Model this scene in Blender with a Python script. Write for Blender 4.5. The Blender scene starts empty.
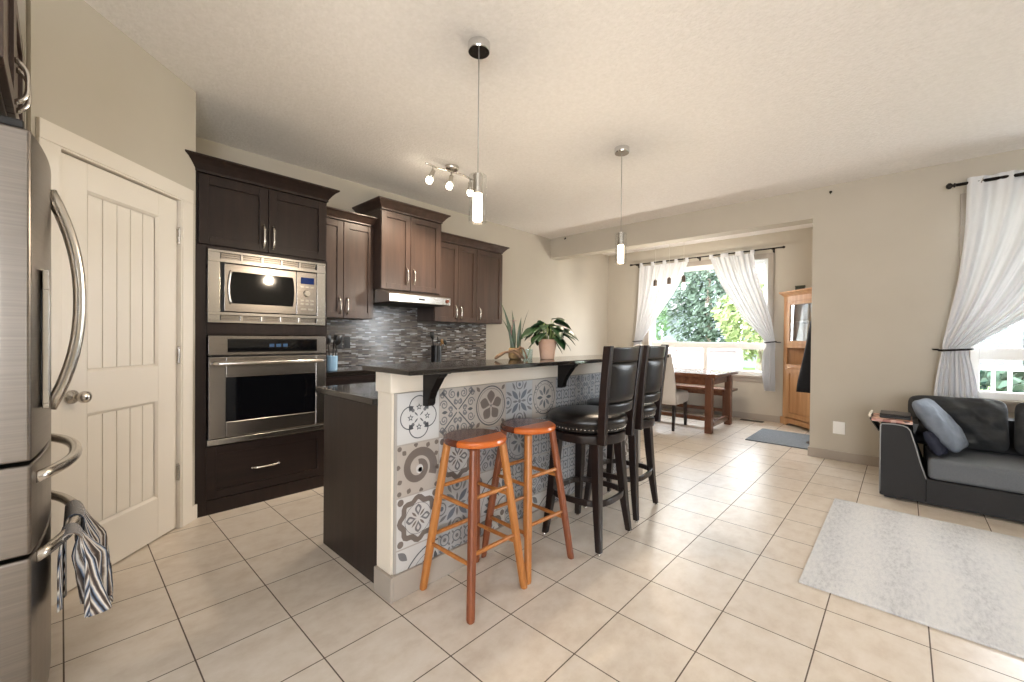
import bpy, bmesh, math, random
from math import sin, cos, pi, radians, sqrt
from mathutils import Vector, Matrix

S = bpy.context.scene
COL = S.collection
rnd = random.Random(7)

# ------------------------------------------------------------------ camera
FPX, CY = 420.11, 340.77
YAW, PITCH, ROLL, EYE = 0.7499, -0.0085, 0.0096, 1.2018
d = Vector((-sin(YAW) * cos(PITCH), cos(YAW) * cos(PITCH), sin(PITCH)))
r0 = Vector((cos(YAW), sin(YAW), 0))
u0 = r0.cross(d)
rr = r0 * cos(ROLL) + u0 * sin(ROLL)
uu = rr.cross(d)
cam = bpy.data.cameras.new('camera')
cam.sensor_width = 36
cam.lens = 36 * FPX / 1024
cam.shift_y = (CY - 341) / 1024
cam.clip_start = 0.02
cam_o = bpy.data.objects.new('camera', cam)
COL.objects.link(cam_o)
m3 = Matrix((rr, uu, -d)).transposed()
cam_o.matrix_world = Matrix.Translation((0, 0, EYE)) @ m3.to_4x4()
S.camera = cam_o

# ------------------------------------------------------------------ light of the place
S.view_settings.view_transform = 'Standard'
S.view_settings.look = 'None'
S.view_settings.gamma = 1
S.view_settings.use_curve_mapping = False
S.view_settings.exposure = 1.05
S.cycles.max_bounces = 8
S.cycles.diffuse_bounces = 5
S.cycles.glossy_bounces = 4
S.cycles.transmission_bounces = 6
S.cycles.transparent_max_bounces = 12
S.cycles.caustics_reflective = False
S.cycles.caustics_refractive = False
S.cycles.sample_clamp_indirect = 6
S.cycles.use_denoising = True

W = bpy.data.worlds.new('overcast_sky')
S.world = W
W.use_nodes = True
bg = W.node_tree.nodes['Background']
bg.inputs[0].default_value = (0.91, 0.945, 1.0, 1)
bg.inputs[1].default_value = 11


def portal(name, loc, rot, sx, sy):
    l = bpy.data.lights.new(name, 'AREA')
    l.shape = 'RECTANGLE'
    l.size, l.size_y = sx, sy
    l.cycles.is_portal = True
    o = bpy.data.objects.new(name, l)
    COL.objects.link(o)
    o.location = loc
    o.rotation_euler = rot
    return o


portal('nook_window_daylight', (-2.4, 7.33, 1.52), (radians(-90), 0, 0), 1.9, 1.75)
portal('added_rear_opening_daylight', (1.3, -3.3, 1.35), (radians(90), 0, 0), 1.2, 1.5)  # portal for the unseen opening added behind the camera
portal('added_side_opening_daylight', (3.35, -2.1, 1.35), (radians(90), 0, radians(90)), 1.6, 1.5)  # portal for the unseen opening added in the right wall
portal('living_window_daylight', (1.42, 5.53, 1.52), (radians(-90), 0, 0), 2.0, 1.75)


def point(name, loc, power, color, size=0.03):
    l = bpy.data.lights.new(name, 'POINT')
    l.energy, l.color, l.shadow_soft_size = power, color, size
    o = bpy.data.objects.new(name, l)
    COL.objects.link(o)
    o.location = loc
    return o


WARM = (1.0, 0.82, 0.62)


# ------------------------------------------------------------------ materials
def lin(c):
    return tuple(((v / 255) / 12.92 if v / 255 <= 0.04045 else ((v / 255 + 0.055) / 1.055) ** 2.4) for v in c) + (1,)


class NT:
    def __init__(s, name):
        s.m = bpy.data.materials.new(name)
        s.m.use_nodes = True
        s.t = s.m.node_tree
        s.b = s.t.nodes['Principled BSDF']
        s.out = s.t.nodes['Material Output']

    def n(s, typ, **kw):
        o = s.t.nodes.new(typ)
        for k, v in kw.items():
            setattr(o, k, v)
        return o

    def l(s, a, b):
        s.t.links.new(a, b)

    def coord(s, scale=(1, 1, 1), loc=(0, 0, 0), rot=(0, 0, 0)):
        tc = s.n('ShaderNodeTexCoord')
        mp = s.n('ShaderNodeMapping')
        mp.inputs['Scale'].default_value = scale
        mp.inputs['Location'].default_value = loc
        mp.inputs['Rotation'].default_value = rot
        s.l(tc.outputs['Object'], mp.inputs[0])
        return mp.outputs[0]

    def noise(s, vec, scale, detail=3, rough=0.5):
        o = s.n('ShaderNodeTexNoise')
        o.inputs['Scale'].default_value = scale
        o.inputs['Detail'].default_value = detail
        o.inputs['Roughness'].default_value = rough
        s.l(vec, o.inputs['Vector'])
        return o.outputs[0]

    def ramp(s, fac, stops):
        o = s.n('ShaderNodeValToRGB')
        e = o.color_ramp.elements
        while len(e) < len(stops):
            e.new(0.5)
        for k, (p, c) in enumerate(stops):
            e[k].position = p
            e[k].color = lin(c)
        s.l(fac, o.inputs[0])
        return o.outputs[0]

    def bump(s, h, strength, dist=0.01):
        o = s.n('ShaderNodeBump')
        o.inputs['Strength'].default_value = strength
        o.inputs['Distance'].default_value = dist
        s.l(h, o.inputs['Height'])
        s.l(o.outputs[0], s.b.inputs['Normal'])

    def set(s, col=None, rough=0.5, metal=0.0, spec=None):
        if col is not None:
            s.b.inputs['Base Color'].default_value = lin(col)
        s.b.inputs['Roughness'].default_value = rough
        s.b.inputs['Metallic'].default_value = metal
        if spec is not None:
            s.b.inputs['Specular IOR Level'].default_value = spec
        return s


def plain(name, col, rough=0.5, metal=0.0, spec=None):
    t = NT(name).set(col, rough, metal, spec)
    return t.m


def mottled(name, c1, c2, scale, rough=0.6, bump=0.0, bscale=None, detail=4, stretch=(1, 1, 1), spec=None, metal=0.0, lo=0.3, hi=0.7):
    t = NT(name).set(c1, rough, metal, spec)
    v = t.coord(stretch)
    f = t.noise(v, scale, detail)
    t.l(t.ramp(f, [(lo, c1), (hi, c2)]), t.b.inputs['Base Color'])
    if bump:
        t.bump(t.noise(v, bscale or scale, 4), bump)
    return t.m


def wood(name, c1, c2, c3, axis=2, rough=0.35, scale=9, spec=0.5):
    st = [14, 14, 14]
    st[axis] = 1.0
    t = NT(name).set(c1, rough, 0, spec)
    v = t.coord(tuple(x * scale / 9 for x in st))
    f = t.noise(v, 2.2, 6, 0.6)
    t.l(t.ramp(f, [(0.28, c1), (0.5, c2), (0.72, c3)]), t.b.inputs['Base Color'])
    t.bump(f, 0.04)
    return t.m


def emit(name, col, strength):
    t = NT(name).set(col, 0.4)
    t.b.inputs['Emission Color'].default_value = lin(col)
    t.b.inputs['Emission Strength'].default_value = strength
    return t.m


def glass(name, tint=(0.97, 0.99, 0.99), refl=0.12):
    t = NT(name)
    tr = t.n('ShaderNodeBsdfTransparent')
    tr.inputs[0].default_value = tint + (1,)
    gl = t.n('ShaderNodeBsdfGlossy')
    gl.inputs['Roughness'].default_value = 0.02
    lw = t.n('ShaderNodeLayerWeight')
    lw.inputs[0].default_value = 0.5
    pw = t.n('ShaderNodeMath', operation='POWER')
    t.l(lw.outputs['Facing'], pw.inputs[0])
    pw.inputs[1].default_value = 3.0
    ma = t.n('ShaderNodeMath', operation='MULTIPLY_ADD')
    t.l(pw.outputs[0], ma.inputs[0])
    ma.inputs[1].default_value = refl * 2.5
    ma.inputs[2].default_value = refl * 0.4
    mx = t.n('ShaderNodeMixShader')
    t.l(ma.outputs[0], mx.inputs[0])
    t.l(tr.outputs[0], mx.inputs[1])
    t.l(gl.outputs[0], mx.inputs[2])
    t.l(mx.outputs[0], t.out.inputs[0])
    return t.m


M_ = {}
M_['wall'] = mottled('greige_wall_paint', (186, 179, 166), (190, 183, 170), 3, 0.75, 0.03, 250)
M_['ceiling'] = mottled('textured_ceiling', (242, 239, 236), (234, 231, 227), 45, 0.9, 0.55, 55, 6)
M_['trim'] = plain('greige_trim_paint', (164, 154, 143), 0.45)
M_['door'] = plain('cream_door_paint', (226, 219, 208), 0.4)
M_['white'] = plain('white_vinyl', (240, 240, 238), 0.4)
M_['cream'] = plain('cream_paint', (226, 216, 200), 0.5)
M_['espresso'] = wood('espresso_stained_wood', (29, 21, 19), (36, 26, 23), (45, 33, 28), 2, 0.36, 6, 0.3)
M_['espresso_h'] = wood('espresso_stained_wood_level', (29, 21, 19), (36, 26, 23), (45, 33, 28), 1, 0.36, 6, 0.3)
M_['dark'] = plain('matte_black', (14, 12, 11), 0.7)  # plain matte black, used on the hood filter
M_['steel'] = mottled('brushed_stainless', (158, 152, 145), (146, 140, 134), 3, 0.27, 0, None, 3, (1, 1, 60), None, 1.0)
M_['steel_dk'] = mottled('satin_fridge_steel', (142, 135, 128), (130, 124, 118), 3, 0.3, 0, None, 3, (1, 1, 60), None, 1.0)
M_['steel_lt'] = plain('bright_stainless', (188, 184, 178), 0.24, 1.0)
M_['nickel'] = plain('satin_nickel', (205, 200, 192), 0.25, 1.0)
M_['chrome'] = plain('chrome', (222, 222, 222), 0.08, 1.0)
M_['black_glass'] = plain('black_glass', (10, 11, 14), 0.06, 0, 0.6)
M_['black'] = plain('black_plastic', (18, 18, 19), 0.35)
M_['black_metal'] = plain('black_iron', (26, 23, 22), 0.4, 0.6)
M_['clear'] = glass('clear_glass', (0.97, 0.98, 0.98), 0.22)
M_['pane'] = glass('window_glass', (0.98, 0.99, 0.99), 0.08)
M_['lit'] = emit('lit_frosted_glass', (255, 236, 208), 4.0)
M_['bulb'] = emit('lit_bulb', (255, 240, 216), 12.0)
M_['display'] = plain('blue_display', (16, 44, 104), 0.15)

# floor tile: 33 cm porcelain squares laid square to the walls
t = NT('porcelain_floor_tile').set(None, 0.22)
v = t.coord((1, 1, 1), (0.569, -0.338, 0))
bk = t.n('ShaderNodeTexBrick')
bk.offset = 0
bk.inputs['Scale'].default_value = 1
bk.inputs['Brick Width'].default_value = 0.331
bk.inputs['Row Height'].default_value = 0.331
bk.inputs['Mortar Size'].default_value = 0.0026
bk.inputs['Mortar Smooth'].default_value = 0.15
bk.inputs['Color1'].default_value = (0.42, 0.42, 0.42, 1)
bk.inputs['Color2'].default_value = (0.58, 0.58, 0.58, 1)
t.l(v, bk.inputs['Vector'])
nz = t.noise(t.coord((3.0, 2.0, 1)), 4.5, 7, 0.65)
ad = t.n('ShaderNodeMath', operation='ADD')
t.l(nz, ad.inputs[0])
sp = t.n('ShaderNodeMath', operation='MULTIPLY_ADD')
t.l(bk.outputs['Color'], sp.inputs[0])
sp.inputs[1].default_value = 0.7
sp.inputs[2].default_value = -0.35
t.l(sp.outputs[0], ad.inputs[1])
body = t.ramp(ad.outputs[0], [(0.25, (200, 186, 170)), (0.5, (213, 202, 188)), (0.75, (222, 213, 202))])
mx = t.n('ShaderNodeMixRGB')
t.l(bk.outputs['Fac'], mx.inputs[0])
t.l(body, mx.inputs[1])
mx.inputs[2].default_value = lin((92, 78, 66))
t.l(mx.outputs[0], t.b.inputs['Base Color'])
rm = t.n('ShaderNodeMapRange')
rm.inputs['To Min'].default_value = 0.30
rm.inputs['To Max'].default_value = 0.75
t.l(bk.outputs['Fac'], rm.inputs[0])
t.l(rm.outputs[0], t.b.inputs['Roughness'])
iv = t.n('ShaderNodeMath', operation='SUBTRACT')
iv.inputs[0].default_value = 1
t.l(bk.outputs['Fac'], iv.inputs[1])
t.bump(iv.outputs[0], 0.25, 0.003)
M_['floor'] = t.m

# mosaic strip backsplash
t = NT('strip_mosaic_tile').set(None, 0.16)
tc = t.n('ShaderNodeTexCoord')
sx = t.n('ShaderNodeSeparateXYZ')
t.l(tc.outputs['Object'], sx.inputs[0])
cx = t.n('ShaderNodeCombineXYZ')
t.l(sx.outputs[1], cx.inputs[0])
t.l(sx.outputs[2], cx.inputs[1])
bk = t.n('ShaderNodeTexBrick')
bk.offset = 0.37
bk.inputs['Scale'].default_value = 1
bk.inputs['Brick Width'].default_value = 0.072
bk.inputs['Row Height'].default_value = 0.0135
bk.inputs['Mortar Size'].default_value = 0.0011
bk.inputs['Color1'].default_value = (0, 0, 0, 1)
bk.inputs['Color2'].default_value = (1, 1, 1, 1)
t.l(cx.outputs[0], bk.inputs['Vector'])
colr = t.ramp(bk.outputs['Color'], [(0.0, (58, 52, 50)), (0.25, (128, 120, 114)), (0.42, (88, 88, 92)), (0.6, (158, 152, 146)), (0.78, (98, 90, 84)), (0.9, (190, 192, 194)), (1.0, (216, 218, 220))])  # mixed strip colours; the brightest stops also paint in glints
mx = t.n('ShaderNodeMixRGB')
t.l(bk.outputs['Fac'], mx.inputs[0])
t.l(colr, mx.inputs[1])
mx.inputs[2].default_value = lin((104, 98, 92))
t.l(mx.outputs[0], t.b.inputs['Base Color'])
t.bump(bk.outputs['Color'], 0.5, 0.006)
M_['mosaic'] = t.m

# dark speckled granite
t = NT('dark_granite').set(None, 0.1, 0, 0.6)
v = t.coord()
f = t.noise(v, 150, 5, 0.7)
t.l(t.ramp(f, [(0.35, (16, 15, 15)), (0.54, (30, 27, 25)), (0.6, (66, 58, 52)), (0.66, (24, 22, 21)), (0.8, (96, 90, 84))]), t.b.inputs['Base Color'])
M_['granite'] = t.m

M_['oak'] = wood('honey_oak', (150, 92, 42), (172, 110, 54), (190, 130, 70), 2, 0.3, 8)
M_['redoak'] = wood('reddish_oak', (106, 56, 32), (126, 70, 42), (144, 84, 52), 2, 0.3, 8)
M_['seat_or'] = wood('orange_seat_strip', (176, 82, 30), (190, 96, 38), (204, 114, 52), 1, 0.22, 8)
M_['seat_br'] = wood('brown_seat_strip', (74, 36, 22), (92, 46, 28), (108, 58, 36), 1, 0.22, 8)
M_['table'] = wood('walnut_stained_table', (82, 50, 34), (104, 66, 46), (122, 82, 58), 1, 0.22, 6)
M_['table_v'] = wood('walnut_stained_leg', (82, 48, 32), (100, 62, 42), (120, 78, 54), 2, 0.35, 6)
M_['pine'] = wood('knotty_pine', (164, 118, 78), (182, 138, 96), (198, 156, 114), 2, 0.4, 5)
M_['cabwood_lit'] = wood('warm_lit_espresso_wood', (58, 45, 39), (68, 53, 46), (80, 63, 55), 2, 0.32, 6)  # espresso cabinets again, colour lightened for the warm lamplight on the uppers
M_['fridgecab'] = M_['cabwood_lit']
M_['leather'] = mottled('black_leather', (16, 13, 13), (23, 20, 19), 60, 0.3, 0.12, 180, 4, (1, 1, 1), 0.5)
M_['darkwood'] = wood('black_brown_wood', (20, 13, 12), (26, 17, 15), (34, 23, 20), 2, 0.3, 6)
M_['linen'] = mottled('pale_linen', (205, 200, 194), (194, 189, 183), 140, 0.85, 0.15, 300)
M_['sofa'] = mottled('charcoal_weave', (38, 38, 40), (46, 46, 48), 220, 0.85, 0.2, 420, 2)
M_['sofa_lit'] = mottled('window_lit_weave', (92, 96, 101), (104, 108, 113), 220, 0.85, 0.2, 420, 2)  # sofa fabric with the window sheen on the seat put into its colour
M_['piping'] = plain('grey_piping', (150, 152, 154), 0.7)
M_['cush_bk'] = mottled('black_cotton', (32, 34, 36), (42, 44, 47), 90, 0.7, 0.9, 9, 4, (0.6, 1, 2.2))
M_['cush_bl'] = mottled('blue_grey_cotton', (118, 126, 138), (98, 106, 118), 14, 0.8, 0.15, 60)
M_['cush_nv'] = mottled('navy_cotton', (24, 28, 44), (32, 36, 54), 20, 0.8, 0.1, 60)
M_['rug'] = None
M_['bluemat'] = mottled('blue_grey_mat_pile', (112, 119, 126), (132, 139, 146), 60, 0.95, 0.6, 160)
M_['coat'] = mottled('navy_black_cloth', (16, 18, 24), (24, 26, 34), 40, 0.85, 0.2, 60)
M_['terra'] = mottled('pale_terracotta', (202, 158, 130), (214, 178, 154), 12, 0.7)
M_['leaf'] = mottled('glossy_green_leaf', (20, 44, 22), (36, 66, 32), 22, 0.45)
M_['leaf2'] = mottled('snake_plant_leaf', (28, 44, 28), (54, 74, 46), 30, 0.4)
M_['stemg'] = plain('pale_green_stem', (126, 146, 88), 0.5)
M_['flower'] = plain('cream_spathe', (236, 228, 204), 0.5)
M_['drift'] = mottled('driftwood', (100, 76, 58), (142, 114, 88), 30, 0.8, 0.4, 60)
M_['soil'] = mottled('dark_soil', (40, 30, 24), (60, 46, 36), 80, 0.95, 0.5, 90)
M_['aqua'] = glass('pale_aqua_glass', (0.78, 0.90, 0.92), 0.16)
M_['crock'] = plain('pale_blue_glaze', (140, 176, 206), 0.15)
M_['gold'] = plain('olive_wood', (176, 136, 84), 0.4)

# rug: pale grey with broken lines
t = NT('pale_grey_rug_pile').set(None, 0.95)
v = t.coord((1, 1, 1))
w1 = t.noise(t.coord((9, 3, 1)), 6, 6, 0.75)
w2 = t.n('ShaderNodeTexWave', wave_type='BANDS', bands_direction='X')
w2.inputs['Scale'].default_value = 1.1
w2.inputs['Distortion'].default_value = 3
w2.inputs['Detail'].default_value = 4
t.l(v, w2.inputs['Vector'])
ad = t.n('ShaderNodeMath', operation='MULTIPLY_ADD')
t.l(w2.outputs['Fac'], ad.inputs[0])
ad.inputs[1].default_value = 0.16
t.l(w1, ad.inputs[2])
t.l(t.ramp(ad.outputs[0], [(0.36, (182, 183, 186)), (0.52, (202, 203, 205)), (0.7, (214, 214, 214))]), t.b.inputs['Base Color'])
t.bump(t.noise(v, 160, 3), 0.5)
M_['rug'] = t.m

# curtain cloth: lets daylight through
t = NT('white_sheer_cotton').set((238, 236, 234), 0.9)
df = t.n('ShaderNodeBsdfDiffuse')
df.inputs[0].default_value = lin((220, 222, 225))
tl = t.n('ShaderNodeBsdfTranslucent')
tl.inputs[0].default_value = lin((240, 238, 236))
tp = t.n('ShaderNodeBsdfTransparent')
m1 = t.n('ShaderNodeMixShader')
m1.inputs[0].default_value = 0.05
t.l(df.outputs[0], m1.inputs[1])
t.l(tl.outputs[0], m1.inputs[2])
m2 = t.n('ShaderNodeMixShader')
m2.inputs[0].default_value = 0.008
t.l(m1.outputs[0], m2.inputs[1])
t.l(tp.outputs[0], m2.inputs[2])
t.l(m2.outputs[0], t.out.inputs[0])
M_['curtain'] = t.m


# ------------------------------------------------------------------ mesh builder
class Face:
    """A local frame on a vertical face: u along it, v up, w out of it."""
    def __init__(s, o, u, n):
        s.o, s.u, s.n = Vector(o), Vector(u).normalized(), Vector(n).normalized()

    def pt(s, u, v, w=0.0):
        return s.o + s.u * u + Vector((0, 0, v)) + s.n * w


class MB:
    def __init__(s):
        s.v, s.f, s.m, s.sm = [], [], [], []
        s.cur, s.smooth = 0, False

    def add(s, pts, faces):
        b = len(s.v)
        s.v += [Vector(p) for p in pts]
        for f in faces:
            s.f.append([b + i for i in f])
            s.m.append(s.cur)
            s.sm.append(s.smooth)
        return s

    def hexa(s, p):
        return s.add(p, [(0, 3, 2, 1), (4, 5, 6, 7), (0, 1, 5, 4), (1, 2, 6, 5), (2, 3, 7, 6), (3, 0, 4, 7)])

    def box(s, x0, x1, y0, y1, z0, z1):
        return s.hexa([(x0, y0, z0), (x1, y0, z0), (x1, y1, z0), (x0, y1, z0), (x0, y0, z1), (x1, y0, z1), (x1, y1, z1), (x0, y1, z1)])

    def fbox(s, F, u0, u1, v0, v1, w0, w1):
        return s.hexa([F.pt(u0, v0, w0), F.pt(u1, v0, w0), F.pt(u1, v0, w1), F.pt(u0, v0, w1), F.pt(u0, v1, w0), F.pt(u1, v1, w0), F.pt(u1, v1, w1), F.pt(u0, v1, w1)])

    def loft(s, rings, cap0=True, cap1=True):
        n = len(rings[0])
        pts = [p for r in rings for p in r]
        fs = []
        for k in range(len(rings) - 1):
            for i in range(n):
                j = (i + 1) % n
                fs.append((k * n + i, k * n + j, (k + 1) * n + j, (k + 1) * n + i))
        if cap0:
            fs.append(tuple(reversed(range(n))))
        if cap1:
            fs.append(tuple(range((len(rings) - 1) * n, len(rings) * n)))
        return s.add(pts, fs)

    def lathe(s, prof, c=(0, 0, 0), n=24, axis=2, cap0=True, cap1=True):
        rings = []
        for r_, h in prof:
            ring = []
            for i in range(n):
                a = 2 * pi * i / n
                p = (r_ * cos(a), r_ * sin(a), h)
                if axis == 0:
                    p = (h, r_ * cos(a), r_ * sin(a))
                elif axis == 1:
                    p = (r_ * sin(a), h, r_ * cos(a))
                ring.append(Vector(p) + Vector(c))
            rings.append(ring)
        return s.loft(rings, cap0, cap1)

    def tube(s, pts, rad, n=10, closed=False, flat=None):
        pts = [Vector(p) for p in pts]
        k = len(pts)
        rads = rad if isinstance(rad, (list, tuple)) else [rad] * k
        rings = []
        prev = None
        for i, p in enumerate(pts):
            if closed:
                tan = pts[(i + 1) % k] - pts[i - 1]
            else:
                tan = pts[min(i + 1, k - 1)] - pts[max(i - 1, 0)]
            tan.normalize()
            if prev is None:
                a = Vector((0, 0, 1)) if abs(tan.z) < 0.9 else Vector((1, 0, 0))
                prev = tan.cross(a).normalized()
            prev = (prev - tan * prev.dot(tan)).normalized()
            b = tan.cross(prev)
            fl = flat or (1, 1)
            rings.append([p + prev * (cos(2 * pi * j / n) * rads[i] * fl[0]) + b * (sin(2 * pi * j / n) * rads[i] * fl[1]) for j in range(n)])
        if closed:
            rings.append(rings[0])
            return s.loft(rings, False, False)
        return s.loft(rings)

    def taper(s, p0, p1, a0, a1, b0=None, b1=None, rot=0.0):
        """square-section bar from p0 to p1: half widths a (x) and b (y)"""
        b0 = a0 if b0 is None else b0
        b1 = a1 if b1 is None else b1
        p0, p1 = Vector(p0), Vector(p1)

        def ring(p, a, b):
            o = []
            for sx, sy in ((-1, -1), (1, -1), (1, 1), (-1, 1)):
                q = Vector((sx * a, sy * b, 0))
                q.rotate(Matrix.Rotation(rot, 3, 'Z'))
                o.append(p + q)
            return o
        return s.loft([ring(p0, a0, b0), ring(p1, a1, b1)])

    def prism(s, poly, e):
        """poly: 3D points of a flat outline; e: extrusion vector"""
        e = Vector(e)
        return s.loft([[Vector(p) for p in poly], [Vector(p) + e for p in poly]])

    def grid(s, fn, nu, nv):
        pts = [fn(i / nu, j / nv) for j in range(nv + 1) for i in range(nu + 1)]
        fs = []
        for j in range(nv):
            for i in range(nu):
                a = j * (nu + 1) + i
                fs.append((a, a + 1, a + nu + 2, a + nu + 1))
        return s.add(pts, fs)

    def poly(s, pts):
        return s.add(pts, [tuple(range(len(pts)))])

    def build(s, name, mats, parent=None, world=True, bevel=0.0, smooth=None, seg=2, origin=None, solid=0.0, subd=0):
        if not isinstance(mats, (list, tuple)):
            mats = [mats]
        me = bpy.data.meshes.new(name)
        vs = s.v
        inv = None
        if parent is not None and world:
            inv = parent.matrix_world_local.inverted() if hasattr(parent, 'matrix_world_local') else world_matrix(parent).inverted()
            vs = [inv @ p for p in vs]
        o = bpy.data.objects.new(name, me)
        if parent is None:
            if origin is None:
                xs = [p.x for p in vs]; ys = [p.y for p in vs]; zs = [p.z for p in vs]
                origin = Vector(((min(xs) + max(xs)) / 2, (min(ys) + max(ys)) / 2, min(zs)))
            origin = Vector(origin)
            vs = [p - origin for p in vs]
            o.location = origin
        me.from_pydata([tuple(p) for p in vs], [], s.f)
        for mt in mats:
            me.materials.append(mt)
        sm = [x or bool(smooth) for x in s.sm]
        me.polygons.foreach_set('material_index', s.m)
        me.polygons.foreach_set('use_smooth', sm)
        bm = bmesh.new()
        bm.from_mesh(me)
        bmesh.ops.recalc_face_normals(bm, faces=bm.faces)
        bm.to_mesh(me)
        bm.free()
        me.update()
        COL.objects.link(o)
        if parent is not None:
            o.parent = parent
        if solid:
            md = o.modifiers.new('thickness', 'SOLIDIFY')
            md.thickness = solid
            md.offset = 0
        if subd:
            md = o.modifiers.new('rounding', 'SUBSURF')
            md.levels = md.render_levels = subd
        if bevel:
            md = o.modifiers.new('edges', 'BEVEL')
            md.width = bevel
            md.segments = seg
            md.limit_method = 'ANGLE'
            md.angle_limit = radians(40)
        if smooth == 'auto':
            for p in me.polygons:
                p.use_smooth = True
            me.set_sharp_from_angle(angle=radians(35))
        return o


def world_matrix(o):
    mt = Matrix.Translation(o.location) @ o.rotation_euler.to_matrix().to_4x4()
    if o.parent:
        return world_matrix(o.parent) @ mt
    return mt


def tag(o, label=None, cat=None, group=None, kind=None):
    if label: o['label'] = label
    if cat: o['category'] = cat
    if group: o['group'] = group
    if kind: o['kind'] = kind
    return o


def thing(name, label, cat, loc=(0, 0, 0), rz=0.0, group=None):
    o = bpy.data.objects.new(name, None)
    COL.objects.link(o)
    o.location = loc
    o.rotation_euler = (0, 0, rz)
    o.empty_display_size = 0.05
    return tag(o, label, cat, group)


def dup(root, loc, rz, label, group=None):
    def cp(o, par):
        c = o.copy()
        COL.objects.link(c)
        c.parent = par
        for ch in [x for x in bpy.data.objects if x.parent is o]:
            cp(ch, c)
        return c
    r = cp(root, None)
    r.location = loc
    r.rotation_euler = (0, 0, rz)
    r['label'] = label
    if group: r['group'] = group
    return r


def struct(o):
    o['kind'] = 'structure'
    return o


# ------------------------------------------------------------------ room shell
XL, YW, YN, ZC, ZB = -4.12, 5.302, 7.10, 2.766, 2.46
XO = -0.70            # edge of the opening to the dining nook
Z0 = (0, 0, 0)
W1 = (-3.30, -1.47, 0.66, 2.40)      # nook window hole x0 x1 z0 z1
W2 = (0.42, 2.42, 0.72, 2.40)        # living window hole
struct(MB().box(-4.5, 3.4, -3.2, 7.5, -0.12, 0).build('floor', M_['floor'], origin=Z0))
struct(MB().box(-4.5, 3.4, -3.2, 7.5, ZC, ZC + 0.12).build('ceiling', M_['ceiling'], origin=Z0))
struct(MB().box(XL - 0.15, XL, 0.55, YN + 0.2, 0, ZC).build('wall_left', M_['wall'], origin=Z0))


def holed(mb, F, u0, u1, v0, v1, h, w0, w1):
    a, b, c, e = h
    mb.fbox(F, u0, a, v0, v1, w0, w1)
    mb.fbox(F, b, u1, v0, v1, w0, w1)
    mb.fbox(F, a, b, v0, c, w0, w1)
    mb.fbox(F, a, b, e, v1, w0, w1)


FN = Face((0, YN, 0), (1, 0, 0), (0, -1, 0))
FW = Face((0, YW, 0), (1, 0, 0), (0, -1, 0))
m = MB(); holed(m, FN, XL, -0.3, 0, ZC, W1, -0.2, 0)
struct(m.build('wall_nook', M_['wall'], origin=Z0))
m = MB(); holed(m, FW, XO, 3.4, 0, ZC, W2, -0.2, 0)
struct(m.build('wall_front', M_['wall'], origin=Z0))
struct(MB().box(XL, XO, YW, YW + 0.2, ZB, ZC).build('beam', M_['wall'], origin=Z0))
struct(MB().box(-0.46, -0.3, YW + 0.2, YN, 0, ZC).build('wall_nook_right', M_['wall'], origin=Z0))
m = MB(); holed(m, Face((3.25, 0, 0), (0, 1, 0), (-1, 0, 0)), -3.2, YW, 0, ZC, (-2.9, -1.3, 0.6, 2.1), -0.15, 0)  # unseen wall; its opening is added to let daylight in
struct(m.build('wall_right', M_['wall'], origin=Z0))
m = MB(); holed(m, Face((0, -3.2, 0), (1, 0, 0), (0, 1, 0)), -0.82, 3.4, 0, ZC, (0.7, 1.9, 0.6, 2.1), -0.15, 0)  # opening behind the camera is an addition that brings in daylight
struct(m.build('wall_back', M_['wall'], origin=Z0))
struct(MB().box(-0.82, -0.7, -3.2, -0.95, 0, ZC).build('wall_hall', M_['wall'], origin=Z0))

# diagonal pantry wall with its door
FD = Face((-3.368, 0.600, 0), (1, -1, 0), (1, 1, 0))
DO = (0.147, 0.857, 0.0, 2.02)
m = MB()
m.fbox(FD, 0.010, DO[0] - 0.01, 0, ZC, -0.11, 0)
m.fbox(FD, DO[1] + 0.01, 0.97, 0, ZC, -0.11, 0)
m.fbox(FD, DO[0] - 0.01, DO[1] + 0.01, DO[3] + 0.012, ZC, -0.11, 0)
struct(m.build('wall_pantry', M_['wall'], origin=Z0))
struct(MB().box(XL, -3.392, 0.45, 0.583, 0, ZC).build('wall_pantry_side', M_['wall'], origin=Z0))
struct(MB().box(-2.76, -2.64, -0.95, -0.10, 0, ZC).build('wall_fridge_side', M_['wall'], origin=Z0))
struct(MB().box(-2.76, -0.7, -1.07, -0.95, 0, ZC).build('wall_fridge_back', M_['wall'], origin=Z0))

struct(MB().box(-4.27, -2.76, -1.07, -0.95, 0, ZC).build('wall_pantry_back', M_['wall'], origin=Z0))  # unseen pantry walls, added to stop daylight leaking round the door
struct(MB().box(-4.27, XL, -0.95, 0.55, 0, ZC).build('wall_pantry_left', M_['wall'], origin=Z0))

# casing round the pantry door
m = MB()
for a, b in ((0.05, 0.137), (0.867, 0.953)):
    m.fbox(FD, a, b, 0, 2.03, 0.0005, 0.016)
m.fbox(FD, 0.05, 0.953, 2.03, 2.115, 0.0005, 0.017)
for a, b in ((0.137, 0.1465), (0.8575, 0.867)):
    m.fbox(FD, a, b, 0, 2.03, -0.1, 0.012)
m.fbox(FD, 0.137, 0.867, 2.022, 2.031, -0.1, 0.012)
m.fbox(FD, 0.1465, 0.158, 0, 2.022, -0.1, -0.052)
m.fbox(FD, 0.846, 0.8575, 0, 2.022, -0.1, -0.052)
struct(m.build('trim_1', M_['door'], origin=Z0, bevel=0.003))

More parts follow.
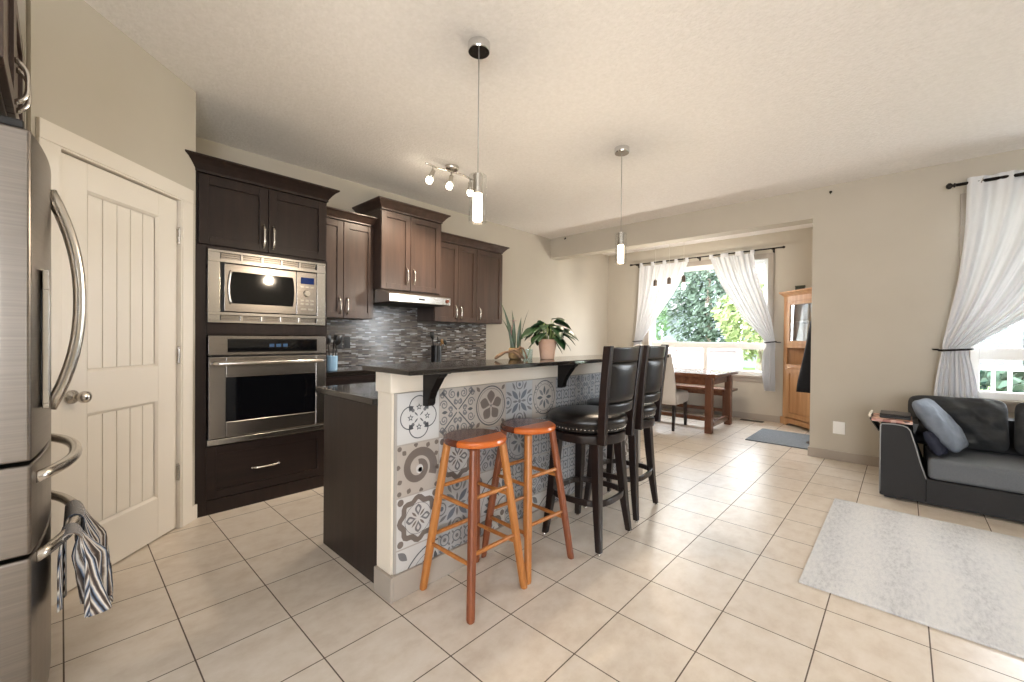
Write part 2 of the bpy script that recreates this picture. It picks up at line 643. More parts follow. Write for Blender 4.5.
# door slab: two tongue and groove panels set into the frame
m = MB()
wf, wp = -0.012, -0.024
m.fbox(FD, 0.150, 0.290, 0.008, 2.016, -0.05, wf)
m.fbox(FD, 0.716, 0.854, 0.008, 2.016, -0.05, wf)
for a, b in ((0.008, 0.245), (0.813, 1.013), (1.885, 2.016)):
    m.fbox(FD, 0.290, 0.716, a, b, -0.05, wf)
for v0, v1 in ((0.245, 0.813), (1.013, 1.885)):
    m.fbox(FD, 0.290, 0.716, v0, v1, -0.05, wp - 0.006)
    for k in range(5):
        a = 0.305 + k * 0.0795
        m.fbox(FD, a + 0.002, a + 0.0775, v0 + 0.015, v1 - 0.015, wp - 0.006, wp)
    # sloped sticking around the panel
    for (ua, va, ub, vb, du, dv) in ((0.290, v0, 0.290, v1, 0.014, 0), (0.716, v0, 0.716, v1, -0.014, 0)):
        m.prism([FD.pt(ua, v0, wf), FD.pt(ua + du, v0, wp), FD.pt(ua, v0, wp)], (0, 0, v1 - v0))
    for va, dv in ((v0, 0.014), (v1, -0.014)):
        m.prism([FD.pt(0.290, va, wf), FD.pt(0.290, va + dv, wp), FD.pt(0.290, va, wp)], FD.u * 0.426)
door = struct(m.build('door_1', M_['door'], origin=Z0, bevel=0.002))
m = MB(); m.smooth = True
kc = FD.pt(0.79, 0.905, wf)


def axial(mb, c, ax, prof, n=20):
    """lathe along an arbitrary axis"""
    ax = Vector(ax).normalized()
    a = ax.cross(Vector((0, 0, 1)))
    if a.length < 0.1:
        a = Vector((1, 0, 0))
    a.normalize()
    b = ax.cross(a)
    return mb.loft([[Vector(c) + ax * h + a * (r_ * cos(2 * pi * i / n)) + b * (r_ * sin(2 * pi * i / n)) for i in range(n)] for r_, h in prof])


axial(m, kc, FD.n, [(0.032, 0.0), (0.032, 0.006), (0.012, 0.012), (0.011, 0.03), (0.022, 0.042), (0.028, 0.056), (0.026, 0.07), (0.014, 0.078), (0.002, 0.08)])
m.build('door_knob', M_['nickel'], door)
for z in (0.344, 1.068, 1.80):
    m = MB()
    m.fbox(FD, 0.139, 0.156, z - 0.045, z + 0.045, -0.0115, -0.006)
    axial(m, FD.pt(0.148, z - 0.046, -0.001), (0, 0, 1), [(0.006, 0), (0.006, 0.092)], 10)
    axial(m, FD.pt(0.148, z + 0.046, -0.001), (0, 0, 1), [(0.008, 0), (0.008, 0.005), (0.003, 0.012)], 10)
    m.build('hinge', M_['nickel'], door)

# baseboards
BH = 0.093
m = MB()
m.box(XO - 0.013, 3.25, YW - 0.013, YW - 0.0005, 0, BH)
m.box(XO - 0.013, XO - 0.0005, YW - 0.0005, YW + 0.2, 0, BH)
struct(m.build('baseboard_front', M_['trim'], origin=Z0, bevel=0.003))
struct(MB().box(XL + 0.013, -0.47, YN - 0.013, YN - 0.0005, 0, BH).build('baseboard_nook', M_['trim'], origin=Z0, bevel=0.003))
struct(MB().box(XL + 0.0005, XL + 0.013, 3.9, YN, 0, BH).build('baseboard_left', M_['trim'], origin=Z0, bevel=0.003))
struct(MB().fbox(FD, 0.002, 0.049, 0, BH, 0.0005, 0.013).build('baseboard_pantry', M_['door'], origin=Z0, bevel=0.003))


# windows
def window(name, F, h, bar):
    a, b, c, e = h
    m = MB()
    fw = 0.06
    m.fbox(F, a, a + fw, c, e, -0.15, -0.05)
    m.fbox(F, b - fw, b, c, e, -0.15, -0.05)
    m.fbox(F, a + fw, b - fw, c, c + fw, -0.15, -0.05)
    m.fbox(F, a + fw, b - fw, e - fw, e, -0.15, -0.05)
    m.fbox(F, a + fw, b - fw, 1.05, 1.15, -0.145, -0.055)
    m.fbox(F, bar - 0.035, bar + 0.035, c + fw, 1.05, -0.145, -0.055)
    fr = struct(m.build(name, M_['white'], origin=Z0, bevel=0.004))
    g = MB()
    g.fbox(F, a + fw, b - fw, 1.15, e - fw, -0.104, -0.1)
    g.fbox(F, a + fw, bar - 0.035, c + fw, 1.05, -0.104, -0.1)
    g.fbox(F, bar + 0.035, b - fw, c + fw, 1.05, -0.104, -0.1)
    g.build('pane', M_['pane'], fr)
    k = MB()
    cw = 0.075
    k.fbox(F, a - cw, a, c - 0.01, e + cw, 0.0005, 0.018)
    k.fbox(F, b, b + cw, c - 0.01, e + cw, 0.0005, 0.018)
    k.fbox(F, a, b, e, e + cw, 0.0005, 0.018)
    k.fbox(F, a - cw - 0.015, b + cw + 0.015, c - 0.03, c, -0.04, 0.035)
    k.fbox(F, a - cw, b + cw, c - 0.095, c - 0.03, 0.0005, 0.015)
    k.build('casing', M_['trim'], fr, bevel=0.003)
    l = MB()
    l.fbox(F, a, a + 0.012, c, e, -0.05, 0)
    l.fbox(F, b - 0.012, b, c, e, -0.05, 0)
    l.fbox(F, a, b, e - 0.012, e, -0.05, 0)
    l.build('jamb', M_['white'], fr)


window('window_1', FN, W1, -2.36)
window('window_2', FW, W2, 1.42)


# ------------------------------------------------------------------ kitchen cabinets
def pull(F, u, v, length, name, parent, level=False, w=0.0, proj=0.028):
    m = MB(); m.smooth = True
    pts, rad = [], []
    for k in range(13):
        s_ = k / 12 * 2 - 1
        out = proj * (1 - abs(s_) ** 4) + 0.0005
        q = s_ * length / 2
        pts.append(F.pt(u + q, v, w + out) if level else F.pt(u, v + q, w + out))
        rad.append(0.0088 - 0.0026 * cos(s_ * pi / 2))
    m.tube(pts, rad, 8)
    for s_ in (-1, 1):
        q = s_ * length / 2
        c = F.pt(u + q, v, w) if level else F.pt(u, v + q, w)
        axial(m, c, F.n, [(0.008, 0), (0.0075, 0.006), (0.005, 0.010)], 10)
    return m.build(name, M_['nickel'], parent)


def shaker(F, u0, u1, v0, v1, mat, name, parent, w=0.0, st=0.055, depth=0.02):
    m = MB()
    m.fbox(F, u0, u0 + st, v0, v1, w, w + depth)
    m.fbox(F, u1 - st, u1, v0, v1, w, w + depth)
    m.fbox(F, u0 + st, u1 - st, v0, v0 + st, w, w + depth)
    m.fbox(F, u0 + st, u1 - st, v1 - st, v1, w, w + depth)
    m.fbox(F, u0 + st, u1 - st, v0 + st, v1 - st, w, w + depth - 0.011)
    return m.build(name, mat, parent, bevel=0.0015)


def crown(x0, x1, y0, y1, z, h, pr, mat, parent, left=True, right=True):
    prof = [(0.0, 0), (0.006, 0.0), (0.006, 0.16), (0.16, 0.28), (0.42, 0.52), (0.72, 0.76), (0.95, 0.86), (1.0, 0.90), (1.0, 1.0)]
    rings = []
    for p, k in prof:
        o = p * pr
        rings.append([(x0, y0 - (o if left else 0), z + k * h), (x1 + o, y0 - (o if left else 0), z + k * h),
                      (x1 + o, y1 + (o if right else 0), z + k * h), (x0, y1 + (o if right else 0), z + k * h)])
    return MB().loft(rings).build('crown_moulding', mat, parent)


ES, EH = M_['espresso'], M_['espresso_h']
CW = M_['cabwood_lit']
XT = -3.38           # carcass front of the oven tower; doors stand 20 mm proud
FT = Face((XT, 0, 0), (0, 1, 0), (1, 0, 0))
tower = thing('oven_tower_cabinet', 'tall dark brown cabinet housing the microwave and the wall oven', 'cabinet', (-3.75, 1.037, 0))
m = MB()
ya, yb = 0.612, 1.463
xb = XL + 0.002
m.box(xb, XT, ya, ya + 0.02, 0.0, 2.26)
m.box(xb, XT, yb - 0.02, yb, 0.0, 2.26)
m.box(xb, xb + 0.012, ya + 0.02, yb - 0.02, 0.0, 2.26)
for z0_, z1_ in ((2.24, 2.26), (1.765, 1.795), (1.215, 1.255), (0.43, 0.452), (0.0, 0.06)):
    m.box(xb + 0.012, XT, ya + 0.02, yb - 0.02, z0_, z1_)
m.box(XT, XT + 0.018, ya, 0.672, 0.0, 1.79)
m.box(XT, XT + 0.018, 1.446, yb, 0.0, 1.79)
m.box(XT, XT + 0.018, 0.672, 1.446, 1.768, 1.79)
m.box(XT, XT + 0.018, 0.672, 1.446, 1.2, 1.276)
m.box(XT, XT + 0.018, 0.672, 1.446, 0.0, 0.095)
m.build('carcass', ES, tower, bevel=0.0015)
for a, b, hu in ((0.628, 1.034, 1.006), (1.039, 1.448, 1.068)):
    dr = shaker(FT, a, b, 1.795, 2.245, ES, 'door', tower)
    pull(FT, hu, 1.905, 0.16, 'handle', dr, w=0.02)
dr = shaker(FT, 0.672, 1.446, 0.1, 0.452, EH, 'drawer', tower)
pull(FT, 1.026, 0.262, 0.17, 'handle', dr, True, w=0.02)
crown(xb, -3.43, ya, yb, 2.2605, 0.095, 0.0001, ES, tower, False, False)
MB().loft([[(x + (o if x > -3.4 else 0), y_ + sg * o, 2.2605 + k * 0.095) for x, y_, sg in ((-3.429, ya, 0), (-3.364, ya, 0), (-3.364, ya, -1), (XT + 0.018, ya, -1), (XT + 0.018, yb, 1), (-3.429, yb, 1))]
           for o, k in ((0.0, 0.0), (0.004, 0.0), (0.005, 0.16), (0.012, 0.28), (0.028, 0.52), (0.048, 0.76), (0.064, 0.86), (0.068, 0.9), (0.068, 1.0))]).build('crown_front', ES, tower)

# microwave with its trim kit
FM = Face((XT + 0.018, 0, 0), (0, 1, 0), (1, 0, 0))
mw = thing('microwave', 'built in stainless steel microwave above the wall oven', 'microwave', (-3.6, 1.055, 1.28))
m = MB()
ST = M_['steel']
z0, z1, y0, y1 = 1.280, 1.766, 0.674, 1.440
m.fbox(FM, y0, y1, z0, z0 + 0.016, 0, 0.022)
m.fbox(FM, y0, y1, z1 - 0.016, z1, 0, 0.022)
m.fbox(FM, y0, y1, z0 + 0.052, z0 + 0.072, 0, 0.024)
m.fbox(FM, y0, y1, z1 - 0.08, z1 - 0.058, 0, 0.024)
for a, b in ((y0, 0.742), (1.376, y1)):
    m.fbox(FM, a, b, z0 + 0.016, z1 - 0.016, 0, 0.02)
for k in range(1, 5):
    c = 0.742 + k * 0.634 / 5
    for za, zb in ((z0 + 0.016, z0 + 0.052), (z1 - 0.058, z1 - 0.016)):
        m.fbox(FM, c - 0.007, c + 0.007, za, zb, 0, 0.018)
m.build('trim_frame', M_['steel_lt'], mw, bevel=0.0015)
for k in range(5):
    c = 0.742 + k * 0.634 / 5
    for za, zb in ((z0 + 0.016, z0 + 0.052), (z1 - 0.058, z1 - 0.016)):
        m = MB()
        m.fbox(FM, c + 0.008, c + 0.1188, za, zb, -0.012, -0.008)
        for q in range(3):
            zz = za + (zb - za) * (q + 0.5) / 3
            m.fbox(FM, c + 0.008, c + 0.1188, zz - 0.0045, zz + 0.0045, -0.006, 0.006)
        m.build('vent_louvre', ST, mw)
m = MB()
m.fbox(FM, 0.742, 1.376, 1.352, 1.686, -0.5, -0.004)
m.build('body', M_['black'], mw)
m = MB()
m.fbox(FM, 0.765, 1.222, 1.356, 1.680, -0.003, 0.022)
md = m.build('door', ST, mw, bevel=0.004)
m = MB()   # bulging dark glass with bowed ends
pts = []
for k in range(11):
    s_ = k / 10 * 2 - 1
    pts.append((1.196 + 0.012 * (1 - s_ * s_), 1.522 + s_ * 0.108))
for k in range(11):
    s_ = 1 - k / 10 * 2
    pts.append((0.812 - 0.012 * (1 - s_ * s_), 1.522 + s_ * 0.108))
m.prism([FM.pt(a, b, 0.0222) for a, b in pts], FM.n * 0.004)
m.build('window', M_['black_glass'], md, bevel=0.001)
m = MB(); m.smooth = True
m.tube([FM.pt(0.803 - 0.014 * (1 - (k / 6 - 1) ** 2), 1.41 + k * 0.0187, 0.030) for k in range(13)], 0.006, 8)
m.build('handle', M_['steel_lt'], md)
m = MB()
m.fbox(FM, 1.226, 1.372, 1.356, 1.680, -0.003, 0.020)
pn = m.build('control_panel', ST, mw, bevel=0.003)
m = MB(); m.fbox(FM, 1.255, 1.352, 1.592, 1.640, 0.0202, 0.022)
m.build('display', M_['display'], pn)
m = MB(); axial(m, FM.pt(1.300, 1.520, 0.020), FM.n, [(0.026, 0), (0.024, 0.014), (0.02, 0.018)], 24)
m.build('dial', M_['steel_lt'], pn, smooth='auto')
bts = []
for i in range(3):
    for j in range(2):
        bts.append((1.252 + i * 0.036, 1.278 + i * 0.036, 1.432 + j * 0.026, 1.446 + j * 0.026, 0.0202, 0.0225))
    bts.append((1.252 + i * 0.036, 1.278 + i * 0.036, 1.562, 1.574, 0.0202, 0.0225))
for i in range(2):
    bts.append((1.254 + i * 0.052, 1.296 + i * 0.052, 1.392, 1.406, 0.0202, 0.0225))
for b_ in bts:
    MB().fbox(FM, *b_).build('button', M_['steel_lt'], pn)

# wall oven
ov = thing('wall_oven', 'stainless steel wall oven with a full width bar handle', 'oven', (-3.6, 1.06, 0.46))
m = MB(); m.fbox(FM, 0.70, 1.42, 0.475, 1.185, -0.55, -0.004)
m.build('body', M_['black'], ov)
m = MB(); m.fbox(FM, 0.677, 1.444, 1.062, 1.194, -0.003, 0.024)
cp = m.build('control_panel', ST, ov, bevel=0.003)
m = MB(); m.fbox(FM, 0.785, 1.375, 1.082, 1.172, 0.0242, 0.027)
cg = m.build('display', M_['black_glass'], cp, bevel=0.002)
m = MB()
for k in range(3):
    m.fbox(FM, 1.04 + k * 0.045, 1.072 + k * 0.045, 1.115, 1.138, 0.0272, 0.0278)
m.build('clock_digits', emit('dim_blue_digits', (30, 60, 90), 0.25), cg)
m = MB()
a0, a1, b0, b1 = 0.677, 1.444, 0.508, 1.050
g0, g1, h0, h1 = 0.775, 1.365, 0.612, 0.912
m.fbox(FM, a0, g0, b0, b1, -0.003, 0.032)
m.fbox(FM, g1, a1, b0, b1, -0.003, 0.032)
m.fbox(FM, g0, g1, b0, h0, -0.003, 0.032)
m.fbox(FM, g0, g1, h1, b1, -0.003, 0.032)
od = m.build('door', ST, ov, bevel=0.004)
m = MB(); m.fbox(FM, g0, g1, h0, h1, -0.003, 0.028)
m.build('window', M_['black_glass'], od)
m = MB(); m.smooth = True
m.tube([FM.pt(0.705, 1.008, 0.033), FM.pt(0.707, 1.008, 0.06), FM.pt(0.725, 1.008, 0.076), FM.pt(1.395, 1.008, 0.076), FM.pt(1.413, 1.008, 0.06), FM.pt(1.415, 1.008, 0.033)], 0.013, 12)
m.build('handle', M_['steel_lt'], od)
m = MB(); m.fbox(FM, 0.672, 1.446, 0.463, 0.500, -0.003, 0.022)
m.build('bottom_trim', M_['steel_lt'], ov, bevel=0.002)


for o_ in (tower, mw, ov):
    o_.location.y -= 0.018


# wall cabinets
def wall_cabinet(label, ya, yb, z0, z1, xf, splits, hand, mat, cz, cleft, cright, hz):
    F = Face((xf - 0.02, 0, 0), (0, 1, 0), (1, 0, 0))
    c = thing('upper_cabinet', label, 'cabinet', (-4.0, (ya + yb) / 2, z0))
    m = MB()
    m.box(XL + 0.002, xf - 0.02, ya, yb, z0, z1)
    m.build('carcass', mat, c, bevel=0.0015)
    for k, (a, b) in enumerate(splits):
        dr = shaker(F, a + 0.002, b - 0.002, z0 + 0.004, z1 - 0.012, mat, 'door', c, w=0.0005)
        pull(F, hand[k], hz, 0.15, 'handle', dr, w=0.0205)
    crown(XL + 0.002, xf, ya, yb, z1 + 0.0005, cz, 0.062, mat, c, cleft, cright)
    return c


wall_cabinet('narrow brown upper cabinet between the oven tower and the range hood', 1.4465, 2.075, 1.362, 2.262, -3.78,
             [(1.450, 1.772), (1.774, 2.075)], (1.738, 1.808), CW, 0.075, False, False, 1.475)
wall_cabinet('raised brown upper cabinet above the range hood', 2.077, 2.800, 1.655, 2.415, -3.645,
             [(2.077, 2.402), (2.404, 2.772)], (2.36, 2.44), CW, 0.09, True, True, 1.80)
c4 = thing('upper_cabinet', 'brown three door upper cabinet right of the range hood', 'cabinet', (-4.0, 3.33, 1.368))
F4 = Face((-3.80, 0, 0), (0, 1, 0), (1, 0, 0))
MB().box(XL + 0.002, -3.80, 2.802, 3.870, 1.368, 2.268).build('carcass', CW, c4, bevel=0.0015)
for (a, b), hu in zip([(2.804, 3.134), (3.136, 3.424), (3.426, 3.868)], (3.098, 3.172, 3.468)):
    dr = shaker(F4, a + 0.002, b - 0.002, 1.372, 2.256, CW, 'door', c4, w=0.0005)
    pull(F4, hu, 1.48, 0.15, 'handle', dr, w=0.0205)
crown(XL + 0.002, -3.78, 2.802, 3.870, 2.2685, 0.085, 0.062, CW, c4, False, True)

# range hood
hd = thing('range_hood', 'slim stainless range hood under the raised cabinet', 'range hood', (-3.8, 2.43, 1.52))
m = MB()
prof = [(-4.10, 1.653), (-3.66, 1.653), (-3.50, 1.607), (-3.495, 1.602), (-3.495, 1.530), (-3.50, 1.525), (-4.10, 1.525)]
m.prism([(x, 2.079, z) for x, z in prof], (0, 0.717, 0))
m.build('shell', M_['steel_lt'], hd, bevel=0.003)
m = MB(); m.box(-4.0, -3.56, 2.10, 2.76, 1.519, 1.5245)
m.build('filter', M_['dark'], hd)
FH = Face((-3.495, 0, 0), (0, 1, 0), (1, 0, 0))
m = MB(); axial(m, FH.pt(2.752, 1.567, 0.0002), FH.n, [(0.019, 0), (0.019, 0.01), (0.015, 0.016)], 20)
m.build('knob', plain('copper_brown_knob', (120, 74, 58), 0.3, 0.6), hd, smooth='auto')
m = MB(); m.fbox(FH, 2.40, 2.47, 1.558, 1.575, 0.0002, 0.003)
m.build('switch', M_['black'], hd)

# base run along the left wall
GR = M_['granite']
XB = -3.50


def base_unit(label, ya, yb, doors):
    F = Face((XB, 0, 0), (0, 1, 0), (1, 0, 0))
    c = thing('base_cabinet', label, 'cabinet', (-3.8, (ya + yb) / 2, 0))
    m = MB()
    m.box(XL + 0.002, XB, ya, yb, 0.09, 0.863)
    m.box(XL + 0.002, XB - 0.06, ya, yb, 0, 0.09)
    m.build('carcass', ES, c, bevel=0.0015)
    n = doors
    wd = (yb - ya) / n
    for k in range(n):
        a, b = ya + k * wd + 0.002, ya + (k + 1) * wd - 0.002
        dw = shaker(F, a, b, 0.70, 0.855, EH, 'drawer', c, w=0.0005, st=0.035)
        pull(F, (a + b) / 2, 0.778, 0.15, 'handle', dw, True, w=0.0205)
        dr = shaker(F, a, b, 0.095, 0.696, ES, 'door', c, w=0.0005)
        pull(F, b - 0.04, 0.60, 0.15, 'handle', dr, w=0.0205)
    return c


base_unit('dark base cabinet with a drawer beside the oven tower', 1.4475, 2.055, 1)
base_unit('dark base cabinet with drawers right of the range', 2.825, 3.875, 3)
for ya, yb, lb in ((1.4465, 2.056, 'short dark granite countertop next to the oven tower'), (2.824, 3.89, 'dark granite countertop right of the range')):
    tag(MB().box(XL + 0.012, XB + 0.045, ya, yb, 0.865, 0.9).build('countertop', GR, bevel=0.004), lb, 'countertop')
rg = thing('range', 'stainless steel slide in range under the hood', 'range', (-3.8, 2.44, 0))
FR = Face((-3.49, 0, 0), (0, 1, 0), (1, 0, 0))
MB().box(-4.1, -3.49, 2.062, 2.818, 0.02, 0.89).build('body', ST, rg, bevel=0.003)
MB().box(-4.1, -3.47, 2.060, 2.820, 0.8905, 0.905).build('cooktop', M_['black_glass'], rg, bevel=0.003)
m = MB(); m.fbox(FR, 2.075, 2.805, 0.22, 0.76, 0.0005, 0.025)
rd = m.build('door', M_['black_glass'], rg, bevel=0.004)
m = MB(); m.smooth = True
m.tube([FR.pt(2.12, 0.72, 0.026), FR.pt(2.12, 0.72, 0.06), FR.pt(2.76, 0.72, 0.06), FR.pt(2.76, 0.72, 0.026)], 0.011, 10)
m.build('handle', M_['steel_lt'], rd)
for k in range(4):
    m = MB(); axial(m, FR.pt(2.17 + k * 0.18, 0.83, 0.0), FR.n, [(0.02, 0.0005), (0.018, 0.02)], 16)
    m.build('knob', M_['steel_lt'], rg, smooth='auto')
struct(MB().box(XL + 0.0005, XL + 0.010, 1.446, 3.90, 0.87, 1.66).build('wall_backsplash', M_['mosaic'], origin=Z0))

# black double switch plate on the mosaic
sw = thing('switch_plate', 'black double switch plate on the mosaic backsplash', 'switch', (XL + 0.011, 1.925, 1.08))
FS = Face((XL + 0.0105, 1.925, 1.13), (0, 1, 0), (1, 0, 0))
m = MB()
for k in (-0.042, 0.042):
    m.fbox(FS, k - 0.034, k + 0.034, -0.058, 0.058, 0, 0.006)
m.build('plate', M_['black'], sw, bevel=0.003)
for k in (-0.042, 0.042):
    MB().fbox(FS, k - 0.016, k + 0.016, -0.032, 0.032, 0.0062, 0.012).build('rocker', M_['black'], sw, bevel=0.002)

# ------------------------------------------------------------------ island
IX0, IX1, IY0, IY1 = -1.815, -1.695, 1.022, 3.48
struct(MB().box(IX0, IX1, IY0, IY1, 0, 1.0425).build('wall_pony', M_['cream'], origin=Z0))
pony = bpy.data.objects['wall_pony']
m = MB()
m.box(IX0 - 0.002, IX1 + 0.012, IY0 - 0.012, IY1 + 0.01, 0.942, 1.0425)
m.build('top_band', M_['cream'], pony, bevel=0.003)
m = MB()
m.box(IX0 - 0.0, IX1 + 0.03, IY0 - 0.016, IY0 - 0.0005, 0, 0.115)
m.box(IX1 + 0.014, IX1 + 0.03, IY0 - 0.0005, IY1 + 0.016, 0, 0.115)
m.build('skirting', M_['trim'], pony, bevel=0.003)

# patterned cement-look tiles: white, beige, pale grey, grey, dark grey, brown, blue grey, grout
TM = [plain('tile_white', (196, 195, 193), 0.35), plain('tile_beige', (176, 168, 159), 0.35), plain('tile_pale_grey', (168, 169, 171), 0.35),
      plain('tile_grey', (112, 112, 114), 0.35), plain('tile_dark_grey', (82, 84, 88), 0.35), plain('tile_brown', (112, 103, 97), 0.35),
      plain('tile_blue_grey', (100, 106, 115), 0.35), plain('tile_grout', (168, 163, 156), 0.8)]
TY0, TP = 1.042, 0.2385
TZ1, TR = 0.940, 0.2415
XP = IX1 + 0.0125
tp = MB()
tp.cur = 7
tp.box(IX1 + 0.0005, XP, IY0 + 0.012, IY1, 0, 0.94)


class Tile:
    def __init__(s, i, j):
        s.y = TY0 + (i + 0.5) * TP
        s.z = TZ1 - (j + 0.5) * TR
        s.k = TP * 0.99
        s.layer = 0
        s.w = 0.0006

    def P(s, q):
        # clipped to this tile and to the panel's ends
        a = max(-0.497, min(0.497, q[0])); b = max(-0.497, min(0.497, q[1]))
        yy = max(IY0 + 0.013, min(IY1 - 0.001, s.y + a * s.k))
        return Vector((XP + s.w + s.layer * 0.00035, yy, max(0.001, s.z + b * s.k)))

    def poly(s, pts, mat):
        tp.cur = mat
        tp.poly([s.P(p) for p in pts])

    def strip(s, pts, w, mat, closed=False):
        tp.cur = mat
        n = len(pts)
        L, R = [], []
        ws = w if isinstance(w, list) else [w] * n
        for k in range(n):
            a = pts[k - 1] if (k > 0 or closed) else pts[k]
            b = pts[(k + 1) % n] if (k < n - 1 or closed) else pts[k]
            tx, ty = b[0] - a[0], b[1] - a[1]
            l = sqrt(tx * tx + ty * ty) or 1
            nx, ny = -ty / l * ws[k] / 2, tx / l * ws[k] / 2
            L.append((pts[k][0] + nx, pts[k][1] + ny)); R.append((pts[k][0] - nx, pts[k][1] - ny))
        if closed:
            L.append(L[0]); R.append(R[0])
        for k in range(len(L) - 1):
            tp.poly([s.P(L[k]), s.P(L[k + 1]), s.P(R[k + 1]), s.P(R[k])])

    def arc(s, cx, cy, r_, w, mat, a0=0, a1=360, n=28):
        full = abs(a1 - a0) >= 360
        c = n if full else n + 1
        pts = [(cx + r_ * cos(radians(a0 + (a1 - a0) * k / n)), cy + r_ * sin(radians(a0 + (a1 - a0) * k / n))) for k in range(c)]
        s.strip(pts, w, mat, full)

    def disc(s, cx, cy, r_, mat, n=18):
        s.poly([(cx + r_ * cos(2 * pi * k / n), cy + r_ * sin(2 * pi * k / n)) for k in range(n)], mat)

    def petal(s, cx, cy, ang, l, w, mat, base=0.0, n=8, fat=1.0):
        a = radians(ang)
        up, dn = [], []
        for k in range(n + 1):
            q = k / n
            h = w / 2 * sin(pi * q ** fat)
            px = base + q * l
            up.append((cx + px * cos(a) - h * sin(a), cy + px * sin(a) + h * cos(a)))
            dn.append((cx + px * cos(a) + h * sin(a), cy + px * sin(a) - h * cos(a)))
        s.poly(up + dn[-2:0:-1], mat)

    def spiral(s, cx, cy, r0_, r1_, a0, a1, w, mat, n=26):
        pts = []
        for k in range(n + 1):
            q = k / n
            rr_ = r0_ + (r1_ - r0_) * q
            a = radians(a0 + (a1 - a0) * q)
            pts.append((cx + rr_ * cos(a), cy + rr_ * sin(a)))
        s.strip(pts, w, mat)

    def star(s, cx, cy, r_, mat, n=5, rot=90):
        s.layer += 1
        s.poly([(cx + (r_ if k % 2 == 0 else r_ * 0.45) * cos(radians(rot + 180 / n * k)), cy + (r_ if k % 2 == 0 else r_ * 0.45) * sin(radians(rot + 180 / n * k))) for k in range(2 * n)], mat)
        s.layer -= 1

    def base(s, mat):
        s.poly([(-0.497, -0.497), (0.497, -0.497), (0.497, 0.497), (-0.497, 0.497)], mat)
        s.layer = 1


def quatrefoil(t):
    t.base(0)
    for a in (0, 90, 180, 270):
        cx, cy = 0.2 * cos(radians(a)), 0.2 * sin(radians(a))
        t.arc(cx, cy, 0.225, 0.022, 4, a - 108, a + 108, 22)
        t.star(cx, cy, 0.075, 4)
        t.layer = 2; t.star(cx, cy, 0.035, 0); t.layer = 1
        b = a + 45
        t.petal(0, 0, b, 0.13, 0.03, 4, 0.03)
        t.disc(0.2 * cos(radians(b)) , 0.2 * sin(radians(b)), 0.038, 3)
        t.disc(0.26 * cos(radians(b)), 0.26 * sin(radians(b)), 0.045, 4)


def scrolls(t, bg=1, c=3, c2=4):
    t.base(bg)
    for a in (45, 135, 225, 315):
        t.strip([(0.04 * cos(radians(a)), 0.04 * sin(radians(a))), (0.62 * cos(radians(a)), 0.62 * sin(radians(a)))], 0.03, c2)
    for a in (0, 90, 180, 270):
        ca, sa = cos(radians(a)), sin(radians(a))
        for sgn in (-1, 1):
            for (px, py, r_) in ((0.38, 0.16, 0.105), (0.2, 0.055, 0.06), (0.43, 0.36, 0.06)):
                x, y = px * ca - sgn * py * sa, px * sa + sgn * py * ca
                t.spiral(x, y, r_, 0.02, a, a + sgn * 560, 0.027, c)
        t.petal(0, 0, a, 0.16, 0.07, c2, 0.28)


def flower(t):
    t.base(1)
    t.arc(0, 0, 0.46, 0.028, 4, n=40)
    t.arc(0, 0, 0.405, 0.012, 3, n=36)
    for k in range(5):
        t.petal(0, 0, 90 + 72 * k, 0.33, 0.25, 5, 0.035, 10, 1.35)
    t.disc(0, 0, 0.03, 3)
    for a in (45, 135, 225, 315):
        t.petal(0, 0, a, 0.16, 0.09, 5, 0.5)


def cross_floral(t, bg=2, c=3, c2=6):
    t.base(bg)
    for a in (45, 135, 225, 315):
        t.petal(0, 0, a, 0.34, 0.13, c2, 0.06)
        t.petal(0, 0, a + 16, 0.24, 0.07, c, 0.32)
        t.petal(0, 0, a - 16, 0.24, 0.07, c, 0.32)
    for a in (0, 90, 180, 270):
        t.arc(0.44 * cos(radians(a)), 0.44 * sin(radians(a)), 0.13, 0.03, c, n=18)
        t.disc(0.42 * cos(radians(a)), 0.42 * sin(radians(a)), 0.05, c2)
        t.petal(0, 0, a, 0.2, 0.06, c, 0.06)
    t.disc(0, 0, 0.05, c)


def medallion(t, bg=1, c=3, c2=4):
    t.base(bg)
    t.arc(0, 0, 0.45, 0.026, c2, n=40)
    t.arc(0, 0, 0.36, 0.014, c, n=36)
    for k in range(8):
        t.petal(0, 0, 45 * k, 0.24, 0.09, c if k % 2 else c2, 0.07)
        t.disc(0.405 * cos(radians(45 * k + 22)), 0.405 * sin(radians(45 * k + 22)), 0.02, c)
    for a in (45, 135, 225, 315):
        t.spiral(0.4 * 1.05 * cos(radians(a)) * 1.0, 0.4 * 1.05 * sin(radians(a)), 0.09, 0.02, a, a + 420, 0.022, c)


def swirl(t):
    t.base(1)
    n = 44
    pts, ws = [], []
    for k in range(n + 1):
        q = k / n
        r_ = 0.385 - 0.27 * q
        a = radians(-30 + 480 * q)
        pts.append((r_ * cos(a), r_ * sin(a)))
        ws.append(0.19 * (1 - 0.45 * q))
    t.strip(pts, ws, 5)
    t.layer = 2
    t.disc(0.02, -0.03, 0.085, 0)
    t.disc(0.04, -0.05, 0.05, 5)
    t.layer = 1
    for k in range(9):
        a = -10 + 36 * k
        t.petal(0, 0, a, 0.12, 0.10, 5, 0.42, 6)
    for sx in (-1, 1):
        for sy in (-1, 1):
            t.disc(sx * 0.44, sy * 0.44, 0.05, 5, 10)


